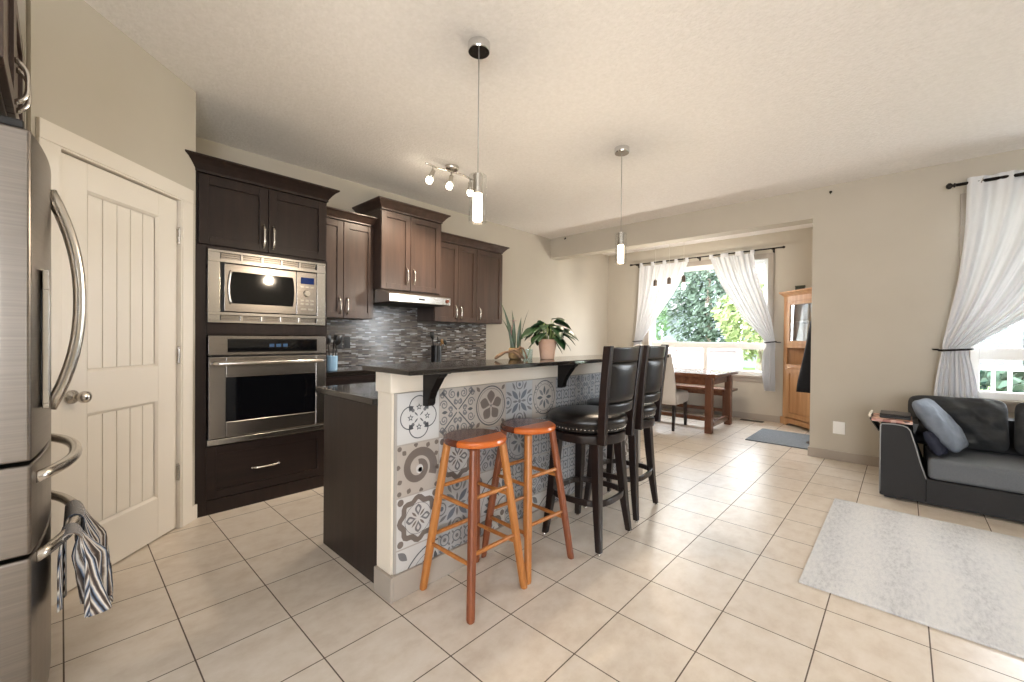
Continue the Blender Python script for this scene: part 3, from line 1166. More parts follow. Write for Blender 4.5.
def ornate(t, bg=0, c=5, c2=3):
    t.base(bg)
    pts = []
    for k in range(48):
        a = 2 * pi * k / 48
        r_ = 0.40 + 0.035 * cos(8 * a)
        pts.append((r_ * cos(a), r_ * sin(a)))
    t.strip(pts, 0.11, c, True)
    t.arc(0, 0, 0.31, 0.012, c2, n=32)
    for a in (0, 90, 180, 270):
        t.petal(0, 0, a, 0.25, 0.16, c2, 0.04, 10, 1.5)
        t.layer = 2
        t.petal(0, 0, a, 0.13, 0.07, bg, 0.11, 8, 1.4)
        t.layer = 1
        t.petal(0, 0, a + 45, 0.17, 0.045, c, 0.05)
        t.disc(0.58 * cos(radians(a + 45)), 0.58 * sin(radians(a + 45)), 0.07, c)


def palmette(t, bg=0, c=4, c2=3, flip=False):
    t.base(bg)
    sx = -1 if flip else 1
    cx, cy = 0.5 * sx, -0.5
    for r_, w, mt in ((0.93, 0.03, c), (0.80, 0.014, c2)):
        t.arc(cx, cy, r_, w, mt, 90, 90 + 90 * sx, 26)
    for k in range(7):
        a = 90 + sx * (6 + 13 * k)
        t.petal(cx, cy, a, 0.36, 0.10, c if k % 2 == 0 else c2, 0.36, 8, 1.4)
    t.arc(cx, cy, 0.27, 0.04, c2, 90, 90 + 90 * sx, 14)
    t.petal(-0.5 * sx, 0.5, -45 if sx > 0 else 225, 0.3, 0.14, c2, 0.05)


def lattice(t, bg=2, c=6, c2=3):
    t.base(bg)
    for i in range(3):
        for j in range(3):
            x, y = (i - 1) / 3, (j - 1) / 3
            t.arc(x, y, 0.115, 0.026, c, n=14)
            for a in (45, 135, 225, 315):
                t.petal(x, y, a, 0.1, 0.05, c2, 0.11, 5)
            t.disc(x, y, 0.045, c2, 8)


DES = [quatrefoil, scrolls, flower, cross_floral, medallion, lattice, scrolls, lattice, cross_floral, medallion, lattice]
ROW2 = [swirl, ornate, scrolls, medallion, lattice, cross_floral, ornate, lattice, scrolls, lattice, flower]
ROW3 = [ornate, cross_floral, palmette, lattice, scrolls, lattice, medallion, cross_floral, lattice, ornate, lattice]
ROW4 = [palmette, lattice, ornate, scrolls, palmette, cross_floral, lattice, ornate, scrolls, medallion, palmette]
for j, row in enumerate((DES, ROW2, ROW3, ROW4)):
    for i, fn in enumerate(row):
        if TY0 + (i + 0.5) * TP > IY1 - 0.03:
            continue
        t = Tile(i, j)
        if i >= 5 and fn in (scrolls, cross_floral, medallion):
            fn(t, 2, 6, 3)
        elif j > 0 and i in (1, 2, 3, 4) and fn in (scrolls, medallion):
            fn(t, 2, 3, 6)
        else:
            fn(t)
tp.build('tile_cladding', TM, pony)

tag(MB().box(-1.825, -1.435, 0.945, 3.485, 1.043, 1.066).build('countertop', GR, bevel=0.005),
    'raised black granite breakfast bar top carrying the plants', 'countertop')
for k, (yy, lb) in enumerate(((1.203, 'black bracket under the near end of the bar, left of the wooden stools'),
                              (2.275, 'black bracket under the bar behind the stools and the first leather chair'))):
    m = MB()
    pr = [(0, 1.0425), (0.135, 1.0425), (0.135, 1.022), (0.115, 1.008), (0.060, 0.935), (0.046, 0.905), (0.044, 0.882), (0.034, 0.870), (0.0, 0.868)]
    m.prism([(IX1 + 0.0135 + a, yy - 0.022, b) for a, b in pr], (0, 0.044, 0))
    m.prism([(IX1 + 0.0135 + a, yy - 0.032, b) for a, b in ((0, 1.0425), (0.15, 1.0425), (0.15, 1.03), (0, 1.03))], (0, 0.064, 0))
    tag(m.build('bar_bracket', M_['black_metal'], bevel=0.003), lb, 'bracket', 'brackets under the bar')

isl = thing('island_cabinet', 'dark brown island base cabinet with a plain end panel', 'cabinet', (-2.13, 2.25, 0))
m = MB()
m.box(-2.44, IX0 - 0.003, 1.034, 1.054, 0, 0.872)
m.build('end_panel', ES, isl, bevel=0.0015)
m = MB()
m.box(-2.42, IX0 - 0.003, 1.0545, 3.45, 0.09, 0.872)
m.box(-2.36, IX0 - 0.003, 1.0545, 3.45, 0, 0.09)
m.build('carcass', ES, isl)
FI = Face((-2.42, 0, 0), (0, 1, 0), (-1, 0, 0))
for k in range(4):
    a = 1.07 + k * 0.595
    dr = shaker(FI, a, a + 0.59, 0.1, 0.86, ES, 'door', isl, w=0.0005)
    pull(FI, a + 0.54, 0.70, 0.15, 'handle', dr, w=0.0205)
tag(MB().box(-2.475, IX0 - 0.003, 0.998, 3.48, 0.8735, 0.905).build('countertop', GR, bevel=0.004),
    'lower dark granite countertop of the island behind the raised bar', 'countertop')

# ------------------------------------------------------------------ fridge
fx0, fx1 = -2.60, -1.78
fr = thing('refrigerator', 'stainless steel french door fridge with curved handles and two drawers', 'refrigerator', ((fx0 + fx1) / 2, -0.45, 0))
MB().box(fx0 + 0.005, fx1 - 0.005, -0.86, -0.125, 0.03, 1.745).build('body', plain('dark_grey_case', (70, 70, 72), 0.5), fr, bevel=0.004)


def fridge_front(xa, xb, za, zb, name, steps=12):
    """front panel with a gentle bow across the whole width"""
    m = MB()
    def yb_(x):
        s_ = (x - (fx0 + fx1) / 2) / ((fx1 - fx0) / 2)
        return -0.0575 + 0.034 * (1 - s_ * s_)
    xs = [xa + (xb - xa) * k / steps for k in range(steps + 1)]
    ring = [(x, yb_(x)) for x in xs] + [(xb, -0.118), (xa, -0.118)]
    e = 0.006
    m.loft([[(x, y, za) for x, y in ring], [(x, y, zb) for x, y in ring]])
    return m.build(name, M_['steel_dk'], fr, bevel=0.007, seg=3), yb_


xm = (fx0 + fx1) / 2
dl, yb_ = fridge_front(xm + 0.002, fx1, 0.842, 1.765, 'door')
dr_, _ = fridge_front(fx0, xm - 0.002, 0.842, 1.765, 'door')
d1, _ = fridge_front(fx0, fx1, 0.580, 0.832, 'drawer')
d2, _ = fridge_front(fx0, fx1, 0.06, 0.570, 'drawer')
for x, par in ((xm + 0.035, dl), (xm - 0.035, dr_)):
    m = MB(); m.smooth = True
    pts = []
    for k in range(17):
        s_ = k / 16 * 2 - 1
        pts.append((x, yb_(x) + 0.072 * (1 - abs(s_) ** 2.2) - 0.002, 1.315 + s_ * 0.375))
    m.tube(pts, 0.0165, 12)
    m.build('handle', M_['nickel'], par)
for z, par in ((0.782, d1), (0.550, d2)):
    m = MB(); m.smooth = True
    pts = []
    for k in range(17):
        s_ = k / 16 * 2 - 1
        x = xm + s_ * 0.355
        pts.append((x, yb_(x) + 0.062 * (1 - abs(s_) ** 2.6) - 0.002, z))
    m.tube(pts, 0.0165, 12)
    m.build('handle', M_['nickel'], par)
# water dispenser on the nearer door
m = MB()
xc = xm + 0.21
for a, b, c_, e_ in ((-0.10, 0.10, 1.33, 1.39), (-0.10, -0.085, 0.99, 1.33), (0.085, 0.10, 0.99, 1.33), (-0.10, 0.10, 0.975, 0.99)):
    m.box(xc + a, xc + b, yb_(xc) - 0.006, yb_(xc) + 0.008, c_, e_)
dsp = m.build('dispenser', M_['steel_lt'], dl, bevel=0.002)
MB().box(xc - 0.085, xc + 0.085, yb_(xc) - 0.02, yb_(xc) + 0.0025, 0.99, 1.33).build('dispenser_recess', plain('slate_blue_recess', (98, 108, 122), 0.3), dl)
MB().box(fx1 - 0.13, fx1 - 0.01, -0.14, -0.07, 1.767, 1.79).build('hinge_cover', M_['black'], fr, bevel=0.004)
MB().box(fx0 + 0.01, fx0 + 0.13, -0.14, -0.07, 1.767, 1.79).build('hinge_cover', M_['black'], fr, bevel=0.004)
for x in (fx0 + 0.06, fx1 - 0.06):
    for y in (-0.8, -0.2):
        MB().lathe([(0.022, 0), (0.022, 0.03)], (x, y, 0), 12).build('foot', M_['black'], fr)

# striped towels folded over the lower fridge handle
stripe = NT('striped_towel_cloth').set(None, 0.9)
vv = stripe.coord((1, 1, 1))
wv = stripe.n('ShaderNodeTexWave', wave_type='BANDS', bands_direction='X')
wv.inputs['Scale'].default_value = 30
wv.inputs['Distortion'].default_value = 0.6
stripe.l(vv, wv.inputs['Vector'])
stripe.l(stripe.ramp(wv.outputs['Fac'], [(0.0, (38, 34, 36)), (0.16, (120, 136, 160)), (0.4, (206, 200, 192)), (0.62, (226, 222, 214)), (0.85, (120, 104, 92)), (1.0, (60, 54, 54))]), stripe.b.inputs['Base Color'])


def towel(x0_, w, zfront, zback, label, ph):
    zt = 0.550
    def fn(u, v):
        x = x0_ + (u - 0.5) * w * (1 - 0.25 * sin(pi * v)) 
        yh = yb_(x0_) + 0.055
        rip = 0.009 * sin(u * 9 * pi + ph) + 0.005 * sin(u * 23 + v * 5 + ph)
        R = 0.0195
        L1, L2 = zt - zfront, zt - zback
        tot = L1 + pi * R + L2
        s_ = v * tot
        if s_ < L1:
            q = 1 - s_ / L1
            return (x + 0.012 * q * sin(ph * 3 + u * 7), yh + R + (0.012 + 3.0 * rip + 0.03 * q) * min(1, q * 3) + 0.004, zfront + s_ + 0.012 * sin(u * 17 + ph) * q)
        if s_ < L1 + pi * R:
            a = (s_ - L1) / R
            return (x, yh + R * cos(a), zt + R * sin(a))
        q = (s_ - L1 - pi * R) / L2
        return (x, yh - R - 0.004 * min(1, q * 3) + 0.3 * rip * min(1, q * 3), zt - q * L2)
    m = MB(); m.smooth = True
    m.grid(fn, 48, 40)
    return tag(m.build('dish_towel', stripe.m, solid=0.004), label, 'towel', 'striped towels on the fridge')


towel(-2.20, 0.24, 0.235, 0.30, 'longer blue and white striped towel over the lower fridge handle, nearer the pantry door', 0.4)
towel(-1.965, 0.14, 0.30, 0.34, 'narrow striped towel at the open room end of the lower fridge handle', 2.1)

# cabinet over the fridge
fc = thing('fridge_top_cabinet', 'brown wall cabinet above the stainless fridge', 'cabinet', (xm, -0.5, 1.93))
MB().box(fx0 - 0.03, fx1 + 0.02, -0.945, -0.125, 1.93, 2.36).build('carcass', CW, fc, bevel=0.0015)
FF = Face((0, -0.125, 0), (1, 0, 0), (0, 1, 0))
for a, b, hu in ((fx0 - 0.03, xm, xm - 0.04), (xm, fx1 + 0.02, xm + 0.04)):
    q = shaker(FF, a + 0.002, b - 0.002, 1.934, 2.356, CW, 'door', fc, w=0.0005)
    pull(FF, hu, 2.03, 0.14, 'handle', q, w=0.0205)


# ------------------------------------------------------------------ ceiling lights
def pendant(loc, label):
    p = thing('pendant_light', label, 'light', (loc[0], loc[1], 1.816), 0, 'glass pendants over the bar')
    x, y = loc
    m = MB(); m.smooth = True
    m.lathe([(0.012, ZC - 0.045), (0.056, ZC - 0.045), (0.06, ZC - 0.038), (0.06, ZC - 0.001)], (x, y, 0), 28)
    m.build('canopy', M_['chrome'], p, smooth='auto')
    m = MB(); m.smooth = True
    m.tube([(x, y, 2.075), (x, y, ZC - 0.045)], 0.0028, 8)
    m.build('cord', plain('steel_cord', (170, 168, 164), 0.4, 0.5), p)
    m = MB()
    m.lathe([(0.024, 1.968), (0.026, 1.97), (0.026, 2.066), (0.02, 2.074), (0.006, 2.08)], (x, y, 0), 24)
    m.build('socket_cap', M_['nickel'], p, smooth='auto')
    m = MB(); m.smooth = True
    m.lathe([(0.047, 1.816), (0.047, 2.064)], (x, y, 0), 32, 2, False, False)
    m.lathe([(0.047, 2.064), (0.026, 2.066)], (x, y, 0), 32, 2, False, False)
    m.build('glass_cylinder', M_['clear'], p)
    m = MB()
    m.lathe([(0.016, 1.822), (0.024, 1.825), (0.025, 1.83), (0.025, 1.966)], (x, y, 0), 24)
    m.build('frosted_shade', M_['lit'], p, smooth='auto')
    l = point('pendant_glow', (x, y, 1.80), 14, WARM, 0.03)
    l.parent = p
    l.location = (0, 0, -0.03)
    return p


pendant((-1.678, 1.521), 'clear glass cylinder pendant on a cord above the near end of the bar')
pendant((-1.713, 3.143), 'clear glass cylinder pendant above the far end of the bar, in front of the beam')

tr = thing('track_light', 'three headed spotlight bar on the ceiling over the kitchen', 'light', (-3.06, 2.43, ZC - 0.08))
m = MB(); m.lathe([(0.06, ZC - 0.03), (0.065, ZC - 0.022), (0.065, ZC - 0.001)], (-3.06, 2.45, 0), 24)
m.build('ceiling_plate', M_['nickel'], tr, smooth='auto')
m = MB(); m.smooth = True
m.tube([(-3.07, 2.17, ZC - 0.05), (-3.085, 2.30, ZC - 0.048), (-3.06, 2.45, ZC - 0.046), (-3.04, 2.58, ZC - 0.048), (-3.06, 2.70, ZC - 0.05)], 0.008, 10)
m.tube([(-3.06, 2.45, ZC - 0.046), (-3.06, 2.45, ZC - 0.028)], 0.009, 8)
m.build('bar', M_['nickel'], tr)
for k, (y, ax) in enumerate(((2.25, (-0.5, -0.2, -1)), (2.44, (-0.35, 0.0, -1)), (2.67, (-0.3, 0.3, -1)))):
    m = MB(); m.smooth = True
    x = -3.075 if k == 0 else -3.055
    a = Vector(ax).normalized()
    b = Vector((x, y, ZC - 0.055))
    e = b + Vector((0, 0, -0.05))
    m.tube([b, e], 0.006, 8)
    axial(m, e - a * 0.02, a, [(0.006, -0.004), (0.018, 0), (0.021, 0.05), (0.03, 0.07)], 16)
    h = m.build('spot_head', M_['nickel'], tr)
    m = MB(); axial(m, e + a * 0.05, a, [(0.02, 0), (0.029, 0.012), (0.03, 0.035), (0.022, 0.052), (0.004, 0.058)], 16)
    m.build('bulb', M_['bulb'], h, smooth='auto')
    sl = bpy.data.lights.new('spot_glow', 'SPOT')
    sl.energy, sl.color, sl.spot_size, sl.spot_blend, sl.shadow_soft_size = 28, WARM, radians(110), 0.8, 0.03
    so = bpy.data.objects.new('spot_glow', sl)
    COL.objects.link(so)
    so.location = e + a * 0.12
    so.rotation_euler = a.to_track_quat('-Z', 'Y').to_euler()

dn = thing('dining_pendant', 'three bulb dining pendant hanging before the nook curtains', 'light', (-2.52, 6.08, 1.87))
MB().box(-2.82, -2.22, 6.05, 6.11, ZC - 0.03, ZC - 0.001).build('canopy_bar', M_['black_metal'], dn, bevel=0.004)
for k, x in enumerate((-2.735, -2.525, -2.315)):
    z = 1.885 + 0.012 * k
    m = MB(); m.smooth = True
    m.tube([(x, 6.08, z + 0.2), (x, 6.08, ZC - 0.03)], 0.0025, 6)
    m.build('cord', plain('pale_cord', (206, 202, 192), 0.6), dn)
    MB().lathe([(0.02, z + 0.10), (0.027, z + 0.104), (0.027, z + 0.185), (0.012, z + 0.2), (0.004, z + 0.205)], (x, 6.08, 0), 16).build('socket', plain('grey_bronze', (98, 88, 80), 0.4, 0.6), dn, smooth='auto')
    MB().lathe([(0.012, z), (0.026, z + 0.012), (0.028, z + 0.04), (0.024, z + 0.08), (0.018, z + 0.1)], (x, 6.08, 0), 16).build('bulb', emit('warm_bulb', (255, 232, 222), 2.0), dn, smooth='auto')
    l = point('dining_glow', (0, 0, 0), 7, (1.0, 0.9, 0.76), 0.03)
    l.parent = dn
    l.location = (x + 2.52, 0, z - 0.035 - 1.87)

# little hooks
for nm, loc, lb in (('ceiling_hook', (-3.83, YW - 0.0005, 2.735), 'small bronze hook high on the beam near the left wall'),
                    ('ceiling_hook', (-0.556, YW - 0.0005, 2.70), 'small bronze hook on the front wall right of the nook opening')):
    m = MB(); m.smooth = True
    axial(m, loc, (0, -1, 0), [(0.013, 0), (0.012, 0.006), (0.005, 0.009), (0.004, 0.02)], 10)
    c = Vector(loc) + Vector((0, -0.02, 0))
    m.tube([c + Vector((0, -0.012 * sin(a), -0.012 + 0.012 * cos(a))) for a in [k * pi / 8 for k in range(12)]], 0.0035, 6)
    tag(m.build(nm, M_['black_metal'], origin=loc), lb, 'hook', 'small wall hooks')


# ------------------------------------------------------------------ wooden bar stools
def wood_stool(label, loc, rz, swap=False):
    s = thing('bar_stool', label, 'stool', (loc[0], loc[1], 0), rz, 'wooden bar stools')
    H = 0.735
    m = MB()
    n = 48
    R = 0.152
    # seat: turned disc with rounded rim, glued up from strips running across it
    prof = [(R - 0.018, H - 0.034), (R - 0.004, H - 0.028), (R, H - 0.016), (R - 0.004, H - 0.005), (R - 0.014, H)]
    rings = [[Vector((r_ * cos(2 * pi * i / n), r_ * sin(2 * pi * i / n), h)) for i in range(n)] for r_, h in prof]
    ang = radians(0)
    def mat_at(p):
        q = p[0] * cos(ang) + p[1] * sin(ang)
        return 0 if q > 0.032 else 1
    for k in range(len(rings) - 1):
        for i in range(n):
            j = (i + 1) % n
            c = (rings[k][i] + rings[k][j]) / 2
            m.cur = mat_at(c); m.smooth = True
            m.add([rings[k][i], rings[k][j], rings[k + 1][j], rings[k + 1][i]], [(0, 1, 2, 3)])
    m.smooth = False
    for ring, flip in ((rings[-1], False), (rings[0], True)):
        for side in (0, 1):
            pts = [p for p in ring if (mat_at(p) == side)]
            # order around the boundary starting after the cut
            idx = [i for i in range(n) if mat_at(ring[i]) == side]
            st = next(i for i in idx if mat_at(ring[i - 1]) != side)
            order = [ring[(st + k) % n] for k in range(len(idx))]
            pre, post = ring[st - 1], ring[(st + len(idx)) % n]
            if side == 1:
                order = [pre] + order + [post]
            m.cur = side
            m.poly(order if not flip else order[::-1])
    m.build('seat', [M_['seat_or'], M_['seat_br']], s, world=False)
    ft, tp_ = 0.170, 0.092
    hl = H - 0.034
    cols = {(-1, -1): 'oak', (1, -1): 'redoak', (1, 1): 'oak', (-1, 1): 'redoak'}
    if swap:
        cols = {k_: ('redoak' if c_ == 'oak' else 'oak') for k_, c_ in cols.items()}
    def at(sx, sy, z):
        k = z / hl
        q = ft + (tp_ - ft) * k
        return Vector((sx * q, sy * q, z))
    for (sx, sy), cm in cols.items():
        m = MB()
        pts = [at(sx, sy, hl), at(sx, sy, hl * 0.5), at(sx, sy, 0.012), at(sx, sy, 0)]
        wd = [0.0165, 0.018, 0.0165, 0.0145]
        rings = [[p + Vector((a * w_, b * w_, 0)) for a, b in ((-1, -0.55), (-0.55, -1), (0.55, -1), (1, -0.55), (1, 0.55), (0.55, 1), (-0.55, 1), (-1, 0.55))] for p, w_ in zip(pts, wd)]
        m.loft(rings)
        m.build('leg', M_[cm], s, world=False, bevel=0.002)
    for (a, b, zs) in (((-1, -1), (1, -1), (0.22, 0.45)), ((1, -1), (1, 1), (0.26, 0.49)), ((1, 1), (-1, 1), (0.22, 0.45)), ((-1, 1), (-1, -1), (0.26, 0.49))):
        for z in zs:
            p, q = at(a[0], a[1], z), at(b[0], b[1], z)
            p, q = p + (q - p).normalized() * 0.012, q + (p - q).normalized() * 0.012
            m = MB(); m.smooth = True
            m.tube([p, p + (q - p) * 0.1, (p + q) / 2, q + (p - q) * 0.1, q], [0.008, 0.0095, 0.0105, 0.0095, 0.008], 10)
            m.build('rung', M_['oak'], s, world=False)
    return s


wood_stool('wooden bar stool with a round two tone seat, nearest the end of the island', (-1.487, 1.345), 0)
wood_stool('wooden bar stool with a round two tone seat, beside the black leather chair', (-1.49, 1.735), radians(-3), True)


# ------------------------------------------------------------------ leather bar chairs (facing -x, local back at +x)
def leather_chair(label, loc, rz):
    s = thing('bar_chair', label, 'chair', (loc[0], loc[1], 0), rz, 'black leather swivel bar chairs')
    DW, LE = M_['darkwood'], M_['leather']
    foot = 0.188
    top = 0.135
    zt = 0.60
    def at(sx, sy, z):
        k = z / zt
        q = foot + (top - foot) * (k ** 0.7)
        return Vector((sx * q, sy * q, z))
    for sx in (-1, 1):
        for sy in (-1, 1):
            m = MB()
            rings = []
            for z, w_ in ((0.012, 0.016), (0.2, 0.021), (0.42, 0.025), (zt, 0.027)):
                p = at(sx, sy, z)
                rings.append([p + Vector((a * w_, b * w_, 0)) for a, b in ((-1, -1), (1, -1), (1, 1), (-1, 1))])
            m.loft(rings)
            lg = m.build('leg', DW, s, world=False, bevel=0.004)
            p = at(sx, sy, 0)
            MB().lathe([(0.011, 0), (0.012, 0.004), (0.008, 0.0125)], (p.x, p.y, 0), 12).build('glide', M_['nickel'], lg, world=False)
    # bent wood foot ring
    m = MB()
    n = 48
    rings = []
    q0 = (at(1, 1, 0.27).x) * 1.0
    R0 = q0 * 1.30
    for i in range(n):
        a = 2 * pi * i / n
        ca, sa = cos(a), sin(a)
        k = (abs(ca) ** 3.2 + abs(sa) ** 3.2) ** (-1 / 3.2)
        R1 = R0 * k * 0.90
        rings.append([Vector(((R1 + o) * ca, (R1 + o) * sa, 0.262 + h)) for o, h in ((-0.009, -0.017), (0.009, -0.017), (0.009, 0.017), (-0.009, 0.017))])
    rings.append(rings[0])
    m.loft(rings, False, False)
    m.build('foot_ring', DW, s, world=False, bevel=0.003)
    m = MB()
    m.lathe([(0.205, 0.597), (0.218, 0.60), (0.222, 0.61), (0.222, 0.645), (0.214, 0.652)], (0, 0, 0), 48)
    m.lathe([(0.11, 0.652), (0.11, 0.662)], (0, 0, 0), 32)
    m.build('seat_ring', DW, s, world=False, smooth='auto')
    m = MB(); m.smooth = True
    m.lathe([(0.20, 0.662), (0.226, 0.664), (0.232, 0.672), (0.232, 0.70), (0.238, 0.706), (0.243, 0.716), (0.238, 0.736), (0.215, 0.752), (0.17, 0.762), (0.10, 0.767), (0.03, 0.768)], (-0.01, 0, 0), 56)
    m.build('seat', LE, s, world=False)
    # nail heads around the seat
    m = MB(); m.smooth = True
    for k in range(64):
        a = 2 * pi * k / 64
        c = Vector((-0.01 + 0.232 * cos(a), 0.232 * sin(a), 0.682))
        axial(m, c, (cos(a), sin(a), 0), [(0.0045, -0.001), (0.004, 0.002), (0.0015, 0.0035)], 6)
    m.build('nail_trim', M_['nickel'], s, world=False)
    # back: two raked posts, padded panel, top and bottom rails
    def bx(z):
        k = (z - 0.62) / 0.56
        return 0.190 + 0.022 * k + 0.026 * k * k
    hw0, hw1 = 0.172, 0.194
    def hw(z):
        return hw0 + (hw1 - hw0) * (z - 0.62) / 0.56
    for sy in (-1, 1):
        m = MB()
        rings = []
        for k in range(9):
            z = 0.606 + k * (1.160 - 0.606) / 8
            c = Vector((bx(z), sy * hw(z), z))
            rings.append([c + Vector((a * 0.024, b * 0.017, 0)) for a, b in ((-1, -1), (1, -1), (1, 1), (-1, 1))])
        m.loft(rings)
        m.build('back_post', DW, s, world=False, bevel=0.004)
    def curved(z0_, z1_, t0, t1, name, mat, nz=8, bulge=0.0):
        m = MB(); m.smooth = True
        def mk(off, sgn):
            def fn(u, v):
                z = z0_ + (z1_ - z0_) * v
                y = (u - 0.5) * 2 * (hw(z) - 0.0175)
                cur = 0.035 * (1 - (2 * u - 1) ** 2)
                pad = bulge * (1 - (2 * u - 1) ** 6) * (1 - (2 * v - 1) ** 6)
                return (bx(z) + cur * 0.9 + off + sgn * pad, y, z)
            return fn
        m.grid(mk(t1, 1), 16, nz)
        m.grid(mk(t0, -1), 16, nz)
        b = [m.v[i] for i in range(len(m.v))]
        nu = 16
        N = (nu + 1) * (nz + 1)
        def edge(ids):
            for a_, b_ in zip(ids, ids[1:]):
                m.f.append([a_, b_, b_ + N, a_ + N]); m.m.append(0); m.sm.append(False)
        edge([i for i in range(nu + 1)]); edge([nz * (nu + 1) + i for i in range(nu + 1)])
        edge([j * (nu + 1) for j in range(nz + 1)]); edge([j * (nu + 1) + nu for j in range(nz + 1)])
        return m.build(name, mat, s, world=False)
    curved(1.07, 1.152, -0.017, 0.014, 'top_rail', DW)
    curved(0.835, 1.068, -0.017, 0.008, 'back_pad', LE, 10, 0.012)
    curved(0.775, 0.833, -0.014, 0.012, 'lower_rail', LE, 6, 0.004)
    return s


bc = leather_chair('black leather swivel bar chair beside the wooden stools', (-1.41, 2.21), radians(2))
dup(bc, (-1.465, 2.735, 0), radians(5), 'black leather swivel bar chair at the far end of the bar')

# ------------------------------------------------------------------ things on the bar and counters
BT = 1.0665


def leaf_mesh(m, base, direc, length, width, droop=0.35, n=7, fold=0.25, roll=0.0):
    dv = Vector(direc).normalized()
    side = dv.cross(Vector((0, 0, 1)))
    if side.length < 0.05:
        side = Vector((1, 0, 0))
    side.normalize()
    side.rotate(Matrix.Rotation(roll, 3, dv))
    up = side.cross(dv).normalized()
    L, C_, R_ = [], [], []
    for k in range(n + 1):
        q = k / n
        c = Vector(base) + dv * (length * q) + Vector((0, 0, -droop * length * q * q))
        w_ = width / 2 * (sin(pi * min(1, q ** 0.75)) ** 0.8 if 0 < q < 1 else 0.001)
        L.append(c + side * w_ + up * (fold * w_)); C_.append(c); R_.append(c - side * w_ + up * (fold * w_))
    pts = L + C_ + R_
    k1 = n + 1
    fs = []
    for k in range(n):
        fs.append((k, k + 1, k1 + k + 1, k1 + k))
        fs.append((k1 + k, k1 + k + 1, 2 * k1 + k + 1, 2 * k1 + k))
    m.add(pts, fs)


pp = thing('potted_plant', 'bushy dark leaved plant in a pale terracotta pot on the bar', 'plant', (-1.63, 2.075, BT))
px, py = -1.63, 2.075
m = MB()
m.lathe([(0.040, BT), (0.044, BT + 0.004), (0.056, BT + 0.10), (0.058, BT + 0.102), (0.060, BT + 0.125), (0.055, BT + 0.125), (0.053, BT + 0.108), (0.03, BT + 0.104)], (px, py, 0), 32)
m.build('pot', M_['terra'], pp, smooth='auto')
m = MB(); m.lathe([(0.052, BT + 0.105), (0.05, BT + 0.113), (0.01, BT + 0.117)], (px, py, 0), 20)
m.build('soil', M_['soil'], pp)
lf, stm = MB(), MB()
lf.smooth = stm.smooth = True
rl = random.Random(3)
for k in range(30):
    a = k * 2.399 + rl.uniform(-0.3, 0.3)
    tier = k / 29
    rad = 0.10 + 0.05 * (1 - tier) * rl.uniform(0.6, 1.2) - 0.06 * tier
    hz = BT + 0.13 + 0.10 * tier + rl.uniform(-0.015, 0.03)
    b = Vector((px + 0.02 * cos(a), py + 0.02 * sin(a), BT + 0.112))
    e = Vector((px + rad * 0.65 * cos(a), py + rad * 0.65 * sin(a), hz))
    stm.tube([b, (b + e) / 2 + Vector((0, 0, 0.02)), e], 0.0022, 6)
    leaf_mesh(lf, e, (cos(a), sin(a), rl.uniform(-0.1, 0.35) - 0.3 * (1 - tier)), rl.uniform(0.085, 0.125), rl.uniform(0.062, 0.08), 0.55, 7, 0.15, rl.uniform(-0.7, 0.7))
# two long drooping leaves
for ax_, zz in (((-0.55, -0.75, -0.75), 0.13), ((0.5, 0.45, -0.95), 0.125)):
    leaf_mesh(lf, (px + ax_[0] * 0.055, py + ax_[1] * 0.055, BT + zz), ax_, 0.10, 0.035, 0.1)
stm.build('stem', M_['stemg'], pp)
lf.build('leaves', M_['leaf'], pp, solid=0.0008)['kind'] = 'stuff'

# tall blades in a low planter
sp = thing('snake_plant', 'tall thin snake plant in a woven pot on the bar', 'plant', (-1.74, 1.90, BT))
sx_, sy_ = -1.74, 1.90
m = MB(); m.smooth = True
m.lathe([(0.034, BT), (0.042, BT + 0.01), (0.045, BT + 0.045), (0.040, BT + 0.07), (0.036, BT + 0.07), (0.034, BT + 0.06), (0.01, BT + 0.058)], (sx_, sy_, 0), 24)
m.build('pot', mottled('brown_woven_pot', (110, 88, 58), (150, 124, 84), 60, 0.8, 0.5, 90), sp)
bl = MB(); bl.smooth = True
for k, (ox, oy, h, w_, tx, ty) in enumerate(((-0.02, -0.015, 0.30, 0.024, -0.05, -0.05), (-0.008, 0.0, 0.25, 0.026, -0.015, -0.01), (0.012, 0.012, 0.205, 0.03, 0.01, 0.015),
                                             (-0.018, 0.005, 0.22, 0.022, -0.045, -0.03), (0.0, -0.02, 0.19, 0.018, -0.03, -0.07), (0.02, 0.022, 0.25, 0.006, 0.03, 0.04))):
    b0 = Vector((sx_ + ox, sy_ + oy, BT + 0.055))
    sd = Vector((0.68, 0.73, 0))
    cross = Vector((-0.73, 0.68, 0))
    L, R_, C_ = [], [], []
    n = 10
    for q in range(n + 1):
        t_ = q / n
        c = b0 + Vector((tx * t_ * t_, ty * t_ * t_, h * t_)) + cross * 0.006 * sin(6 * t_ + k)
        ww = w_ * 0.34 * (1 - t_ ** 3) * (0.7 + 0.5 * sin(pi * t_))
        L.append(c - sd * ww); R_.append(c + sd * ww); C_.append(c + cross * ww * 0.4)
    bl.add(L + C_ + R_, [f for q in range(n) for f in ((q, q + 1, n + 2 + q, n + 1 + q), (n + 1 + q, n + 2 + q, 2 * n + 3 + q, 2 * n + 2 + q))])
bl.build('leaves', M_['leaf2'], sp, solid=0.0015)
fl = MB(); fl.smooth = True
fl.tube([(sx_ - 0.005, sy_ - 0.005, BT + 0.05), (sx_ - 0.02, sy_ - 0.02, BT + 0.17), (sx_ - 0.012, sy_ - 0.005, BT + 0.245)], 0.002, 6)
for a in range(4):
    leaf_mesh(fl, (sx_ - 0.012, sy_ - 0.005, BT + 0.235), (cos(a * 1.7), sin(a * 1.7), 0.2), 0.03, 0.012, 0.2, 5)
fl.build('flower_spike', plain('dusky_pink_petal', (140, 92, 96), 0.6), sp)

